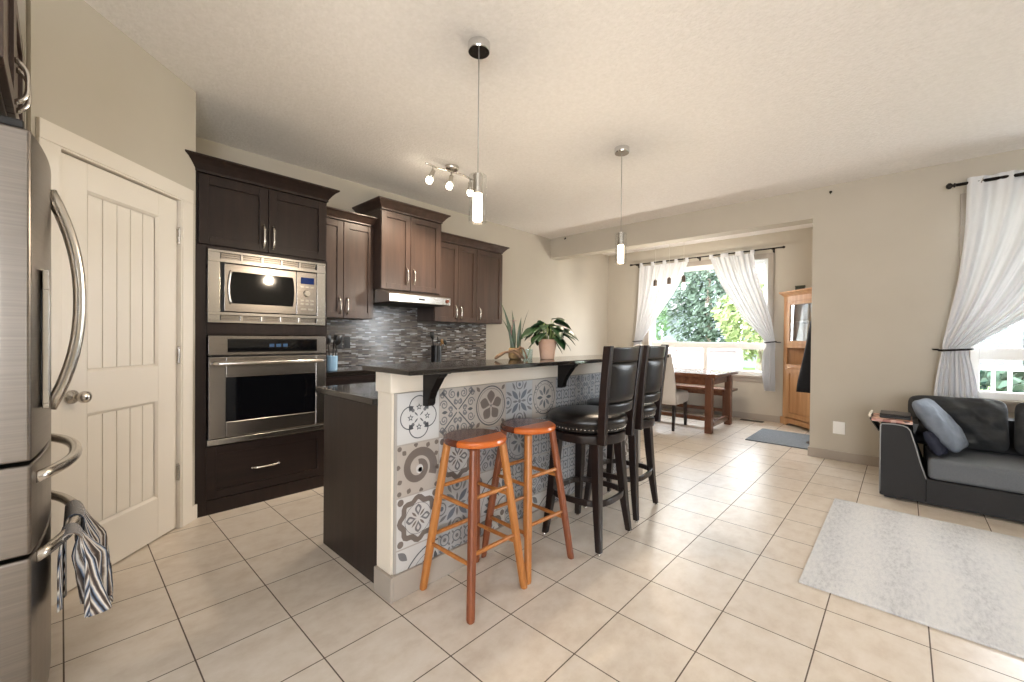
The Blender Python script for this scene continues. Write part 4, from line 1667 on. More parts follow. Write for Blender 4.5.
dw = MB(); dw.smooth = True
o = Vector((-1.70, 1.80, BT))
al = Vector((0.52, 0.85, 0)).normalized()
for pts_, r_ in (([(-0.075, 0.016), (-0.05, 0.03), (-0.02, 0.046), (0.02, 0.05), (0.05, 0.032), (0.068, 0.011)], 0.010),
                 ([(0.0, 0.052), (0.03, 0.062), (0.055, 0.05), (0.078, 0.026), (0.088, 0.008)], 0.008),
                 ([(0.04, 0.055), (0.065, 0.075), (0.085, 0.07), (0.105, 0.035), (0.112, 0.009)], 0.008),
                 ([(-0.082, 0.009), (-0.068, 0.017), (-0.052, 0.023)], 0.008)):
    dw.tube([o + al * a + Vector((0, 0, b)) + Vector((0.006 * sin(30 * a), 0, 0)) for a, b in pts_], [r_ * (0.8 + 0.3 * sin(k * 1.7)) for k in range(len(pts_))], 8)
tag(dw.build('driftwood', M_['drift'], origin=o), 'arched piece of brown driftwood lying on the bar', 'ornament')

gv = thing('glass_vase', 'small pale aqua glass holding a cream bloom on the bar', 'vase', (-1.72, 1.985, BT))
gx, gy = -1.715, 1.985
m = MB(); m.smooth = True
m.lathe([(0.026, BT), (0.030, BT + 0.004), (0.033, BT + 0.062)], (gx, gy, 0), 24, 2, True, False)
m.build('cup', M_['aqua'], gv)
m = MB(); m.smooth = True
m.tube([(gx, gy, BT + 0.01), (gx + 0.012, gy + 0.012, BT + 0.07), (gx + 0.016, gy + 0.02, BT + 0.10)], 0.002, 6)
m.build('stem', M_['stemg'], gv)
m = MB(); m.smooth = True
for a in range(6):
    leaf_mesh(m, (gx + 0.016, gy + 0.02, BT + 0.098), (cos(a * 1.05), sin(a * 1.05), 0.9), 0.03, 0.018, 0.3, 5)
m.build('bloom', M_['flower'], gv, solid=0.0008)

# utensil crocks on the back counter
CT = 0.9005


def utensils(root, x, y, z0_, specs, mat):
    for (ox, oy, h, kind, mt) in specs:
        m = MB(); m.smooth = True
        b = Vector((x + ox * 0.3, y + oy * 0.3, z0_))
        e = Vector((x + ox, y + oy, z0_ + h))
        m.tube([b, e], 0.005, 8)
        dv = (e - b).normalized()
        if kind == 'flat':
            m.loft([[e + dv * q + Vector((sx2 * 0.004, sy2 * w2, 0)) for sx2, sy2 in ((-1, -1), (1, -1), (1, 1), (-1, 1))] for q, w2 in ((-0.005, 0.006), (0.02, 0.026), (0.08, 0.03), (0.085, 0.027))])
        elif kind == 'bowl':
            axial(m, e + Vector((0.02, 0, 0.01)), (0.75, 0.5, 0.3), [(0.006, -0.018), (0.028, -0.008), (0.036, 0.008), (0.032, 0.008), (0.022, -0.002), (0.003, -0.01)], 18)
        else:
            m.tube([e, e + dv * 0.05, e + dv * 0.07 + Vector((0.012, 0, 0))], [0.006, 0.009, 0.007], 8)
        m.build('utensil', M_[mt], root)


cr = thing('utensil_crock', 'pale blue crock of black utensils beside the oven tower', 'crock', (-3.57, 1.575, CT))
m = MB(); m.lathe([(0.042, CT), (0.048, CT + 0.005), (0.05, CT + 0.125), (0.046, CT + 0.13), (0.043, CT + 0.12), (0.03, CT + 0.02), (0.004, CT + 0.018)], (-3.57, 1.575, 0), 28)
m.build('jar', M_['crock'], cr, smooth='auto')
utensils(cr, -3.57, 1.575, CT + 0.02, ((0.03, 0.035, 0.20, 'flat', 'black'), (-0.02, 0.03, 0.22, 'stick', 'black'), (0.0, -0.03, 0.21, 'flat', 'black'), (0.035, 0.0, 0.17, 'stick', 'black')), None)
ca = thing('utensil_canister', 'tall black canister of utensils against the mosaic near the bar', 'canister', (-3.98, 2.98, CT))
m = MB(); m.lathe([(0.055, CT), (0.06, CT + 0.005), (0.06, CT + 0.19), (0.056, CT + 0.195), (0.052, CT + 0.18), (0.05, CT + 0.03), (0.004, CT + 0.02)], (-3.98, 2.98, 0), 28)
m.build('jar', M_['black'], ca, smooth='auto')
utensils(ca, -3.98, 2.98, CT + 0.03, ((0.02, 0.055, 0.20, 'bowl', 'gold'), (-0.03, -0.03, 0.24, 'flat', 'black'), (0.03, 0.09, 0.19, 'bowl', 'black'), (0.0, 0.02, 0.21, 'stick', 'steel_lt')), None)

# ------------------------------------------------------------------ dining nook
tb = thing('dining_table', 'long walnut stained dining table in the window nook', 'table', (-2.6, 6.05, 0))
tx0, tx1, ty0, ty1 = -3.55, -1.70, 5.53, 6.53
m = MB()
for k in range(6):
    a = ty0 + (ty1 - ty0) * k / 6
    m.box(tx0 + 0.10, tx1 - 0.10, a, a + (ty1 - ty0) / 6 - 0.002, 0.715, 0.76)
m.box(tx0, tx0 + 0.098, ty0, ty1 - 0.002, 0.715, 0.76)
m.box(tx1 - 0.098, tx1, ty0, ty1 - 0.002, 0.715, 0.76)
m.build('tabletop', M_['table'], tb, bevel=0.004)
for x in (tx0 + 0.10, tx1 - 0.10):
    for y in (ty0 + 0.10, ty1 - 0.10):
        MB().taper((x, y, 0), (x, y, 0.7145), 0.042, 0.042).build('leg', M_['table_v'], tb, bevel=0.005)
m = MB()
m.box(tx0 + 0.145, tx1 - 0.145, ty0 + 0.085, ty0 + 0.11, 0.61, 0.7145)
m.box(tx0 + 0.145, tx1 - 0.145, ty1 - 0.11, ty1 - 0.085, 0.61, 0.7145)
for x in (tx0 + 0.10, tx1 - 0.10):
    m.box(x - 0.013, x + 0.013, ty0 + 0.145, ty1 - 0.145, 0.61, 0.7145)
m.build('apron', M_['table'], tb, bevel=0.003)
m = MB()
for x in (tx0 + 0.10, tx1 - 0.10):
    m.box(x - 0.025, x + 0.025, ty0 + 0.145, ty1 - 0.145, 0.07, 0.14)
m.box(tx0 + 0.13, tx1 - 0.13, 6.0, 6.06, 0.08, 0.135)
m.build('stretcher', M_['table'], tb, bevel=0.004)

bn = thing('dining_bench', 'walnut stained bench between the table and the nook window', 'bench', (-2.7, 6.85, 0))
m = MB()
for k in range(2):
    m.box(-3.5, -1.83, 6.69 + k * 0.16, 6.848 + k * 0.16, 0.425, 0.46)
m.build('seat', M_['table'], bn, bevel=0.004)
for x in (-3.4, -1.93):
    for y in (6.745, 6.955):
        MB().taper((x, y, 0), (x, y, 0.4245), 0.032, 0.032).build('leg', M_['table_v'], bn, bevel=0.004)
m = MB()
for y in (6.745, 6.955):
    m.box(-3.367, -1.963, y - 0.01, y + 0.01, 0.355, 0.4245)
m.box(-3.367, -1.963, 6.83, 6.87, 0.10, 0.15)
for x in (-3.4, -1.93):
    m.box(x - 0.02, x + 0.02, 6.778, 6.922, 0.09, 0.15)
m.build('rail', M_['table'], bn, bevel=0.003)

# upholstered side chair (local: faces +y)
dc = thing('dining_chair', 'pale linen upholstered dining chair with dark legs at the dining table', 'chair', (-2.42, 5.66, 0), radians(4))
LN = M_['linen']
m = MB()
def rring(x0_, x1_, y0_, y1_, z, r_=0.03):
    o = []
    for cx_, cy_, a0 in ((x1_ - r_, y0_ + r_, -90), (x1_ - r_, y1_ - r_, 0), (x0_ + r_, y1_ - r_, 90), (x0_ + r_, y0_ + r_, 180)):
        for k in range(4):
            a = radians(a0 + 30 * k)
            o.append((cx_ + r_ * cos(a), cy_ + r_ * sin(a), z))
    return o
m.smooth = True
m.loft([rring(-0.25, 0.25, -0.16, 0.31, 0.335, 0.03), rring(-0.255, 0.255, -0.165, 0.315, 0.35, 0.03), rring(-0.26, 0.26, -0.165, 0.325, 0.44, 0.035), rring(-0.25, 0.25, -0.16, 0.315, 0.475, 0.04), rring(-0.20, 0.20, -0.12, 0.26, 0.492, 0.05)])
m.build('seat', LN, dc, world=False)
m = MB(); m.smooth = True
rings = []
for k in range(9):
    q = k / 8
    z = 0.335 + q * 0.665
    ln = -0.13 * q * q
    hw_ = 0.255 - 0.03 * q
    th = 0.06 - 0.022 * q
    rings.append(rring(-hw_, hw_, -0.23 + ln, -0.23 + ln + th, z, 0.018))
rings.append(rring(-0.215, 0.215, -0.352, -0.33, 1.008, 0.01))
m.loft(rings)
m.build('backrest', LN, dc, world=False)
for sx in (-1, 1):
    MB().taper((sx * 0.225, 0.275, 0), (sx * 0.22, 0.27, 0.3345), 0.015, 0.021).build('leg', M_['darkwood'], dc, world=False, bevel=0.002)
    MB().taper((sx * 0.225, -0.245, 0), (sx * 0.22, -0.195, 0.3345), 0.015, 0.021).build('leg', M_['darkwood'], dc, world=False, bevel=0.002)

# corner hutch: front stands at 45 degrees across the nook corner
FHU = Face((-1.262, 7.085, 0), (1, -1, 0), (1, -1, 0))
FHU.n = Vector((-1, -1, 0)).normalized()
hw_ = 1.0
hu = thing('corner_hutch', 'tall pine corner hutch with a glass upper door', 'hutch', (-0.75, 6.75, 0))
PN = M_['pine']
cx_, cy_ = -0.475, 7.085
pA = FHU.pt(0, 0); pB = FHU.pt(hw_, 0)
m = MB()
H1 = 1.81
def slab(z0_, z1_, inset=0.0, out=0.0):
    a = FHU.pt(-out, 0, out - inset); b = FHU.pt(hw_ + out, 0, out - inset)
    m.prism([(a.x, a.y, z0_), (b.x, b.y, z0_), (min(b.x + 0.05, cx_), min(b.y + 0.05, cy_), z0_), (cx_, cy_, z0_), (min(a.x + 0.05, cx_), min(a.y + 0.01, cy_), z0_)], (0, 0, z1_ - z0_))
for z0_, z1_ in ((0.07, 0.10), (0.83, 0.86), (1.10, 1.12), (H1 - 0.03, H1)):
    slab(z0_, z1_, 0.025)
m.fbox(FHU, 0.0, 0.07, 0.06, H1, -0.024, 0.0)
m.fbox(FHU, hw_ - 0.07, hw_, 0.06, H1, -0.024, 0.0)
m.fbox(FHU, 0.07, hw_ - 0.07, H1 - 0.07, H1, -0.024, 0.0)
m.fbox(FHU, 0.07, hw_ - 0.07, 1.09, 1.14, -0.024, 0.0)
m.fbox(FHU, 0.07, hw_ - 0.07, 0.80, 0.86, -0.024, 0.004)
m.box(-1.2, cx_, 7.075, 7.085, 0.06, H1)
m.box(cx_ - 0.01, cx_, 6.42, 7.075, 0.06, H1)
m.build('case', PN, hu, bevel=0.003)
m = MB()
rings = []
for o, z in ((0.0, H1), (0.008, H1 + 0.015), (0.03, H1 + 0.04), (0.05, H1 + 0.055), (0.055, H1 + 0.075)):
    a = FHU.pt(-o * 0.7, 0, o); b = FHU.pt(hw_ + o * 0.1, 0, o)
    rings.append([(a.x, a.y, z), (b.x, b.y, z), (cx_, cy_ - 0.66, z), (cx_, cy_, z), (a.x + 0.04, min(a.y + 0.04, cy_), z)])
m.loft(rings)
m.build('cornice', PN, hu)
m = MB()
pr = [(-0.02, 0.10), (hw_, 0.10), (hw_, 0.0), (hw_ - 0.10, 0.0), (hw_ - 0.16, 0.035), (0.16, 0.035), (0.10, 0.0), (-0.02, 0.0)]
m.prism([FHU.pt(u_, v_, 0.0005) for u_, v_ in pr], FHU.n * 0.02)
m.build('plinth', PN, hu, bevel=0.003)
m = MB()
for a, b, c_, e_ in ((0.072, 0.13, 0.11, 0.798), (hw_ - 0.13, hw_ - 0.072, 0.11, 0.798), (0.13, hw_ - 0.13, 0.11, 0.18), (0.13, hw_ - 0.13, 0.73, 0.798)):
    m.fbox(FHU, a, b, c_, e_, -0.02, 0.003)
m.fbox(FHU, 0.13, hw_ - 0.13, 0.18, 0.73, -0.02, -0.006)
ld = m.build('door', PN, hu, bevel=0.003)
m = MB(); axial(m, FHU.pt(hw_ - 0.1, 0.5, 0.003), FHU.n, [(0.008, 0), (0.016, 0.016), (0.012, 0.024)], 14)
m.build('knob', PN, ld, smooth='auto')
m = MB()
for a, b, c_, e_ in ((0.072, 0.125, 1.142, 1.738), (hw_ - 0.125, hw_ - 0.072, 1.142, 1.738), (0.125, hw_ - 0.125, 1.142, 1.19), (0.125, hw_ - 0.125, 1.69, 1.738)):
    m.fbox(FHU, a, b, c_, e_, -0.02, 0.003)
gd = m.build('glass_door', PN, hu, bevel=0.003)
m = MB(); m.fbox(FHU, 0.125, hw_ - 0.125, 1.19, 1.69, -0.012, -0.008)
m.build('pane', glass('hutch_glass', (0.86, 0.89, 0.90), 0.3), gd)
m = MB()
slab(1.45, 1.462, 0.03)
m.build('shelf', PN, hu)
tb2 = thing('trinket_box', 'small dark green box on top of the corner hutch', 'box', (-0.98, 6.93, H1 + 0.0755))
bxp = FHU.pt(0.24, 0, -0.06)
MB().box(bxp.x - 0.055, bxp.x + 0.055, bxp.y - 0.03, bxp.y + 0.03, H1 + 0.0755, H1 + 0.125).build('body', plain('dark_green_tin', (40, 48, 36), 0.4), tb2, bevel=0.004)
MB().box(bxp.x - 0.058, bxp.x + 0.058, bxp.y - 0.033, bxp.y + 0.033, H1 + 0.1255, H1 + 0.142).build('lid', plain('olive_tin_lid', (60, 66, 46), 0.4), tb2, bevel=0.004)

# coat stand with a dark coat by the nook opening
cs = thing('coat_stand', 'thin black coat stand just inside the nook opening', 'coat stand', (-0.62, 5.93, 0))
cxx, cyy = -0.655, 5.93
m = MB(); m.smooth = True
m.lathe([(0.16, 0.0), (0.16, 0.012), (0.03, 0.022), (0.014, 0.04), (0.014, 1.78), (0.02, 1.79), (0.004, 1.81)], (cxx, cyy, 0), 20)
m.build('pole', M_['black_metal'], cs, smooth='auto')
for k in range(4):
    a = radians(90 * k + 45)
    m = MB(); m.smooth = True
    m.tube([(cxx + 0.012 * cos(a), cyy + 0.012 * sin(a), 1.70), (cxx + 0.07 * cos(a), cyy + 0.07 * sin(a), 1.69), (cxx + 0.10 * cos(a), cyy + 0.10 * sin(a), 1.75)], 0.006, 8)
    m.build('hook', M_['black_metal'], cs)
m = MB(); m.smooth = True
rings = []
n = 28
for k in range(17):
    q = k / 16
    z = 1.66 - q * 1.06
    rx = 0.035 + 0.135 * min(1, q * 1.1) ** 0.9
    ry = 0.03 + 0.05 * q
    cxk = cxx - 0.045 - 0.035 * q
    rings.append([(cxk + (rx * (1 + 0.12 * sin(5 * a_ + 2 * q))) * cos(a_), cyy - 0.06 + (ry * (1 + 0.1 * sin(4 * a_))) * sin(a_), z) for a_ in [2 * pi * i / n for i in range(n)]])
m.loft(rings)
ct_ = thing('coat', 'black coat hanging on the coat stand in front of the hutch', 'coat', (cxx - 0.03, cyy - 0.06, 0.59))
m.build('cloth', M_['coat'], ct_)
m = MB(); m.smooth = True
m.tube([(cxx - 0.03, cyy - 0.07, 1.60), (cxx - 0.02, cyy - 0.075, 1.66), (cxx + 0.0, cyy - 0.05, 1.70)], 0.006, 6)
m.build('hanging_loop', M_['coat'], ct_)

tag(MB().box(-1.37, -0.60, 5.575, 6.42, 0.0005, 0.012).build('floor_mat', M_['bluemat'], bevel=0.004), 'blue grey floor mat in front of the nook and the hutch', 'mat')
vt = thing('floor_register', 'dark metal floor vent below the nook window', 'vent', (-1.62, 6.95, 0))
m = MB()
m.box(-1.77, -1.47, 6.895, 6.905, 0.0005, 0.006); m.box(-1.77, -1.47, 6.995, 7.005, 0.0005, 0.006)
m.box(-1.77, -1.76, 6.905, 6.995, 0.0005, 0.006); m.box(-1.48, -1.47, 6.905, 6.995, 0.0005, 0.006)
m.build('frame', M_['black_metal'], vt)
m = MB()
for k in range(18):
    m.box(-1.757 + k * 0.0155, -1.749 + k * 0.0155, 6.905, 6.995, 0.0005, 0.005)
m.build('grille', M_['black_metal'], vt)
bp = thing('wall_plate', 'blank white cover plate low on the front wall left of the sofa', 'outlet', (-0.46, YW, 0.263))
MB().fbox(FW, -0.508, -0.412, 0.265, 0.389, 0.0005, 0.006).build('plate', M_['white'], bp, bevel=0.003)
m = MB()
for zz in (0.285, 0.369):
    axial(m, FW.pt(-0.46, zz, 0.006), FW.n, [(0.004, 0), (0.003, 0.0012)], 10)
m.build('screw', M_['white'], bp)


# ------------------------------------------------------------------ curtains
def interp(kn, z):
    # knots sorted by falling z
    if z >= kn[0][0]: return kn[0][1:]
    for a, b in zip(kn, kn[1:]):
        if a[0] >= z >= b[0]:
            q = (a[0] - z) / (a[0] - b[0])
            return tuple(p + (r_ - p) * q for p, r_ in zip(a[1:], b[1:]))
    return kn[-1][1:]


def smooth_knots(kn, n=60):
    """resample with Catmull-Rom so that the edges sweep"""
    out = []
    P = [kn[0]] + list(kn) + [kn[-1]]
    seg = len(kn) - 1
    for k in range(n + 1):
        t_ = k / n * seg
        i = min(int(t_), seg - 1)
        f = t_ - i
        p0, p1, p2, p3 = P[i], P[i + 1], P[i + 2], P[i + 3]
        out.append(tuple(0.5 * (2 * b + (c - a) * f + (2 * a - 5 * b + 4 * c - e) * f * f + (3 * b - a - 3 * c + e) * f ** 3) for a, b, c, e in zip(p0, p1, p2, p3)))
    return out


def curtain(root, knots, y0, pleats, ph=0.0, sub=150):
    rows = smooth_knots(knots)
    nr = len(rows) - 1
    def fn(u, v):
        k = v * nr
        i = min(int(k), nr - 1)
        f = k - i
        z, xl, xr, amp, hang = (a + (b - a) * f for a, b in zip(rows[i], rows[i + 1]))
        x = xl + (xr - xl) * u
        w_ = sin(2 * pi * pleats * u + ph) * 0.75 + 0.35 * sin(2 * pi * pleats * 2.3 * u + 1.3 * ph + 2 * v) + 0.2 * sin(9 * v + 20 * u)
        return (x, y0 - hang - amp * w_, z)
    m = MB(); m.smooth = True
    m.grid(fn, sub, 90)
    return m.build('cloth', M_['curtain'], root)


def rod(label, x0_, x1_, y, z, wall, brackets, rad=0.011, fin=0.02):
    r_ = thing('curtain_rod', label, 'curtain rod', ((x0_ + x1_) / 2, y, z))
    m = MB(); m.smooth = True
    m.tube([(x0_, y, z), (x1_, y, z)], rad, 12)
    m.build('pole', M_['black_metal'], r_)
    for x, sg in ((x0_, -1), (x1_, 1)):
        m = MB(); m.smooth = True
        axial(m, (x, y, z), (sg, 0, 0), [(rad, 0), (fin * 0.75, 0.004), (fin * 0.75, 0.01), (rad * 0.7, 0.016), (fin, 0.03), (fin, 0.045), (fin * 0.6, 0.056), (0.002, 0.06)], 16)
        m.build('finial', M_['black_metal'], r_)
    for x in brackets:
        m = MB()
        m.box(x - 0.012, x + 0.012, wall - 0.006, wall - 0.0005, z - 0.05, z + 0.02)
        m.box(x - 0.006, x + 0.006, y + rad * 0.5, wall - 0.006, z - 0.022, z - 0.006)
        m.box(x - 0.008, x + 0.008, y - 0.016, y + 0.016, z - 0.022, z - 0.0115)
        m.build('bracket', M_['black_metal'], r_)
    return r_


yr = YN - 0.10
rod('thin black curtain rod above the dining nook window', -3.57, -1.30, yr, 2.52, YN, (-3.50, -2.44, -1.40), 0.010, 0.018)


def tab_tops(root, xs, y, z0_, zr):
    for x, w_ in xs:
        m = MB(); m.smooth = True
        for sx_ in (0,):
            R = 0.016
            prof = [(y - R - 0.002, z0_ - 0.02), (y - R, zr)] + [(y - R * cos(a), zr + R * sin(a)) for a in [k * pi / 8 for k in range(1, 8)]] + [(y + R, zr), (y + R - 0.008, z0_ - 0.02)]
            pts = [(x - w_ / 2, a, b) for a, b in prof] + [(x + w_ / 2, a, b) for a, b in prof]
            k = len(prof)
            m.add(pts, [(i, i + 1, k + i + 1, k + i) for i in range(k - 1)])
        m.build('tab', M_['curtain'], root, solid=0.002)


def tieback(root, x, y, z, rx, ry, wall, side):
    m = MB(); m.smooth = True
    n = 28
    m.tube([(x + rx * cos(2 * pi * k / n), y + ry * sin(2 * pi * k / n), z + 0.008 * cos(2 * pi * k / n)) for k in range(n)], 0.009, 8, True)
    m.tube([(x + side * rx, y, z), (x + side * (rx + 0.03), y + 0.02, z), (x + side * (rx + 0.035), wall - 0.002, z)], 0.007, 8)
    return m.build('tieback', M_['black_metal'], root)


yc = YN - 0.10
cl = thing('curtain', 'white curtain tied back at the left side of the dining nook window', 'curtain', (-3.1, yc, 0.45), 0, 'white curtains at the nook window')
curtain(cl, [(2.475, -3.44, -2.585, 0.016, 0.0), (2.10, -3.45, -2.735, 0.022, 0.005), (1.78, -3.46, -2.95, 0.022, 0.01), (1.44, -3.485, -3.19, 0.02, 0.012), (1.15, -3.52, -3.385, 0.016, 0.012), (1.0, -3.54, -3.36, 0.018, 0.01), (0.75, -3.55, -3.33, 0.022, 0.005), (0.46, -3.55, -3.33, 0.024, 0.0)], yc, 7, 0.3)
tab_tops(cl, [(-3.41, 0.055), (-3.20, 0.055), (-2.99, 0.055), (-2.79, 0.055), (-2.615, 0.055)], yc, 2.48, 2.52)
tieback(cl, -3.452, yc - 0.012, 1.15, 0.08, 0.045, YN, -1)
cr_ = thing('curtain', 'white curtain tied back at the right side of the dining nook window, by the hutch', 'curtain', (-1.7, yc, 0.45), 0, 'white curtains at the nook window')
curtain(cr_, [(2.485, -2.25, -1.64, 0.016, 0.0), (2.13, -2.115, -1.575, 0.022, 0.005), (1.80, -1.935, -1.48, 0.022, 0.01), (1.50, -1.74, -1.40, 0.02, 0.012), (1.17, -1.47, -1.345, 0.015, 0.012), (1.0, -1.50, -1.345, 0.018, 0.01), (0.75, -1.51, -1.34, 0.022, 0.005), (0.455, -1.47, -1.335, 0.024, 0.0)], yc, 7, 1.1)
tab_tops(cr_, [(-2.235, 0.055), (-2.04, 0.11), (-1.83, 0.11), (-1.655, 0.055)], yc, 2.49, 2.52)
tieback(cr_, -1.408, yc - 0.012, 1.165, 0.075, 0.045, YN, 1)

yl = YW - 0.10
rod('black curtain rod with ball finials above the living room window', 0.31, 2.55, yl, 2.535, YW, (0.41, 1.45, 2.45), 0.014, 0.026)
cv = thing('curtain', 'long white grommet curtain tied back beside the sofa', 'curtain', (0.4, yl, 0.35))
curtain(cv, [(2.575, 0.375, 1.46, 0.028, 0.0), (2.15, 0.368, 1.27, 0.03, 0.0), (1.75, 0.335, 1.00, 0.03, 0.0), (1.45, 0.29, 0.76, 0.026, 0.0), (1.20, 0.25, 0.47, 0.02, 0.0), (1.125, 0.245, 0.405, 0.018, 0.0), (0.95, 0.22, 0.435, 0.022, 0.0), (0.72, 0.20, 0.465, 0.026, 0.0), (0.40, 0.20, 0.47, 0.028, 0.0)], yl, 6, 0.0, 170)
tieback(cv, 0.328, yl, 1.13, 0.10, 0.055, YW, -1)
m = MB(); m.smooth = True
for k in range(5):
    x = 0.46 + k * 0.235
    m.tube([(x, yl - 0.028 + 0.0, 2.535)] and [(x + 0.006 * sin(2 * pi * i / 20), yl + 0.022 * cos(2 * pi * i / 20), 2.535 + 0.022 * sin(2 * pi * i / 20)) for i in range(20)], 0.004, 6, True)
m.build('grommet', M_['nickel'], cv)

# ------------------------------------------------------------------ sofa corner
SY = 4.295
so_ = thing('sofa', 'charcoal fabric sofa with piped flared arm under the living room window', 'sofa', (0.95, 4.8, 0))
SF = M_['sofa']
x1s, yb2 = 2.35, 5.13
m = MB()
m.box(0.137, x1s, SY + 0.004, yb2, 0.02, 0.195)
m.box(0.14, x1s, 4.95, yb2, 0.195, 0.60)
m.build('frame', SF, so_, bevel=0.004, seg=2)


def arm_prof():
    pts = [(-0.12, 0.02), (-0.12, 0.555), (-0.112, 0.566), (-0.05, 0.571), (0.005, 0.568), (0.03, 0.557), (0.047, 0.535), (0.075, 0.43), (0.105, 0.30), (0.135, 0.196), (0.1365, 0.02)]
    return pts


m = MB()
m.prism([(a, SY, b) for a, b in arm_prof()], (0, yb2 - SY, 0))
am = m.build('arm', SF, so_, bevel=0.008, seg=2)
m = MB(); m.smooth = True
m.tube([(-0.119, SY + 0.001, 0.05)] + [(a, SY + 0.001, b) for a, b in arm_prof()[1:-1]], 0.0045, 6)
m.build('piping', M_['piping'], am)
m = MB()
m.box(0.142, x1s - 0.01, SY + 0.004, 4.94, 0.199, 0.348)
m.build('seat_cushion', M_['sofa_lit'], so_, bevel=0.03, seg=4)
for x in (-0.06, x1s - 0.1):
    for y in (SY + 0.08, yb2 - 0.08):
        MB().box(x - 0.035, x + 0.035, y - 0.035, y + 0.035, 0, 0.0195).build('foot', M_['black'], so_)


def pillow(name, label, cat, loc, rot, w_, h_, t_, mat, seed=0, wr=0.008, group=None):
    rp = random.Random(seed)
    ph = [rp.uniform(0, 6) for _ in range(6)]
    m = MB(); m.smooth = True
    n = 26
    def side(sg):
        def fn(u, v):
            a, b = 2 * u - 1, 2 * v - 1
            pin = 1 - 0.07 * (1 - abs(a) ** 2) * abs(b) ** 3
            pin2 = 1 - 0.07 * (1 - abs(b) ** 2) * abs(a) ** 3
            z = t_ / 2 * ((1 - abs(a) ** 2.6) * (1 - abs(b) ** 2.6)) ** 0.55
            wk = wr * (sin(9 * a + 5 * b + ph[0]) + sin(4 * a - 11 * b + ph[1]) * 0.7 + 0.5 * sin(17 * a + 13 * b + ph[2])) * (z / (t_ / 2))
            rc = 1 - 0.17 * a ** 4 * b ** 4
            return (a * w_ / 2 * pin2 * rc, (z * 1.0 + wk) * sg, b * h_ / 2 * pin * rc)
        return fn
    m.grid(side(1), n, n)
    m.grid(side(-1), n, n)
    o = bpy.data.objects.new(name, None)
    R_ = Matrix.Rotation(rot[2], 3, 'Z') @ Matrix.Rotation(rot[1], 3, 'Y') @ Matrix.Rotation(rot[0], 3, 'X')
    m.v = [Vector(loc) + R_ @ p for p in m.v]
    bpy.data.objects.remove(o)
    ob = m.build(name, mat, subd=1)
    bm = bmesh.new(); bm.from_mesh(ob.data)
    bmesh.ops.remove_doubles(bm, verts=bm.verts, dist=0.0005)
    bmesh.ops.recalc_face_normals(bm, faces=bm.faces)
    bm.to_mesh(ob.data); bm.free()
    return tag(ob, label, cat, group)


pillow('back_cushion', 'wrinkled black back cushion behind the blue grey pillow on the sofa', 'cushion', (0.312, 4.845, 0.560), (radians(-14), radians(-1), 0), 0.60, 0.44, 0.19, M_['cush_bk'], 2, 0.02)
pillow('back_cushion', 'black back cushion at the photo edge, right of the wrinkled one on the sofa', 'cushion', (0.885, 4.825, 0.560), (radians(-14), radians(2), 0), 0.60, 0.44, 0.19, M_['cush_bk'], 5, 0.02)
pillow('throw_pillow', 'blue grey throw pillow leaning against the sofa arm', 'pillow', (0.215, 4.61, 0.566), (radians(35), 0, radians(-103)), 0.45, 0.46, 0.13, M_['cush_bl'], 8, 0.004)
pillow('throw_pillow', 'dark navy pillow tucked between the arm and the blue grey pillow', 'pillow', (0.185, 4.44, 0.445), (radians(28), 0, radians(-112)), 0.15, 0.20, 0.08, M_['cush_nv'], 9, 0.003)

# armrest tray with flaps
ty = thing('armrest_tray', 'patterned armrest tray with folding flaps draped on the sofa arm', 'tray', (-0.06, 4.47, 0.572))
trm = NT('pink_brown_patterned_print').set(None, 0.5)
vv = trm.coord((1, 1, 1))
vo = trm.n('ShaderNodeTexVoronoi'); vo.inputs['Scale'].default_value = 26
trm.l(vv, vo.inputs['Vector'])
spx = trm.n('ShaderNodeSeparateColor')
trm.l(vo.outputs['Color'], spx.inputs[0])
trm.l(trm.ramp(spx.outputs[0], [(0.0, (60, 40, 36)), (0.3, (176, 120, 110)), (0.5, (222, 204, 190)), (0.72, (168, 104, 70)), (1.0, (226, 186, 166))]), trm.b.inputs['Base Color'])
m = MB(); m.box(-0.175, 0.06, 4.33, 4.66, 0.574, 0.596)
m.build('board', trm.m, ty, bevel=0.005)
m = MB(); m.smooth = True
m.tube([(-0.185, 4.34, 0.612), (-0.19, 4.40, 0.606), (-0.19, 4.60, 0.606), (-0.185, 4.65, 0.612)], 0.009, 8)
m.build('rim', M_['cream'], ty)
m = MB()
m.hexa([(-0.178, 4.34, 0.575), (-0.170, 4.34, 0.573), (-0.170, 4.65, 0.573), (-0.178, 4.65, 0.575), (-0.188, 4.34, 0.594), (-0.18, 4.34, 0.594), (-0.18, 4.65, 0.594), (-0.188, 4.65, 0.594)])
m.hexa([(-0.134, 4.34, 0.50), (-0.128, 4.34, 0.50), (-0.128, 4.65, 0.50), (-0.134, 4.65, 0.50), (-0.182, 4.34, 0.58), (-0.174, 4.34, 0.58), (-0.174, 4.65, 0.58), (-0.182, 4.65, 0.58)])
m.build('flap', M_['black'], ty)
m = MB()
m.hexa([(0.066, 4.335, 0.515), (0.072, 4.335, 0.515), (0.072, 4.655, 0.515), (0.066, 4.655, 0.515), (0.060, 4.335, 0.585), (0.092, 4.335, 0.585), (0.092, 4.655, 0.585), (0.060, 4.655, 0.585)])
m.build('flap', M_['black'], ty)
bkx = thing('black_box', 'flat black case lying on the armrest tray', 'box', (-0.04, 4.5, 0.597))
m = MB(); m.box(-0.13, 0.05, 4.40, 4.62, 0.5965, 0.618)
m.build('body', M_['black'], bkx, bevel=0.006, seg=3)
m = MB(); m.box(-0.13, 0.05, 4.40, 4.62, 0.6185, 0.632)
m.build('lid', plain('black_brown_lid', (38, 32, 31), 0.35), bkx, bevel=0.006, seg=3)

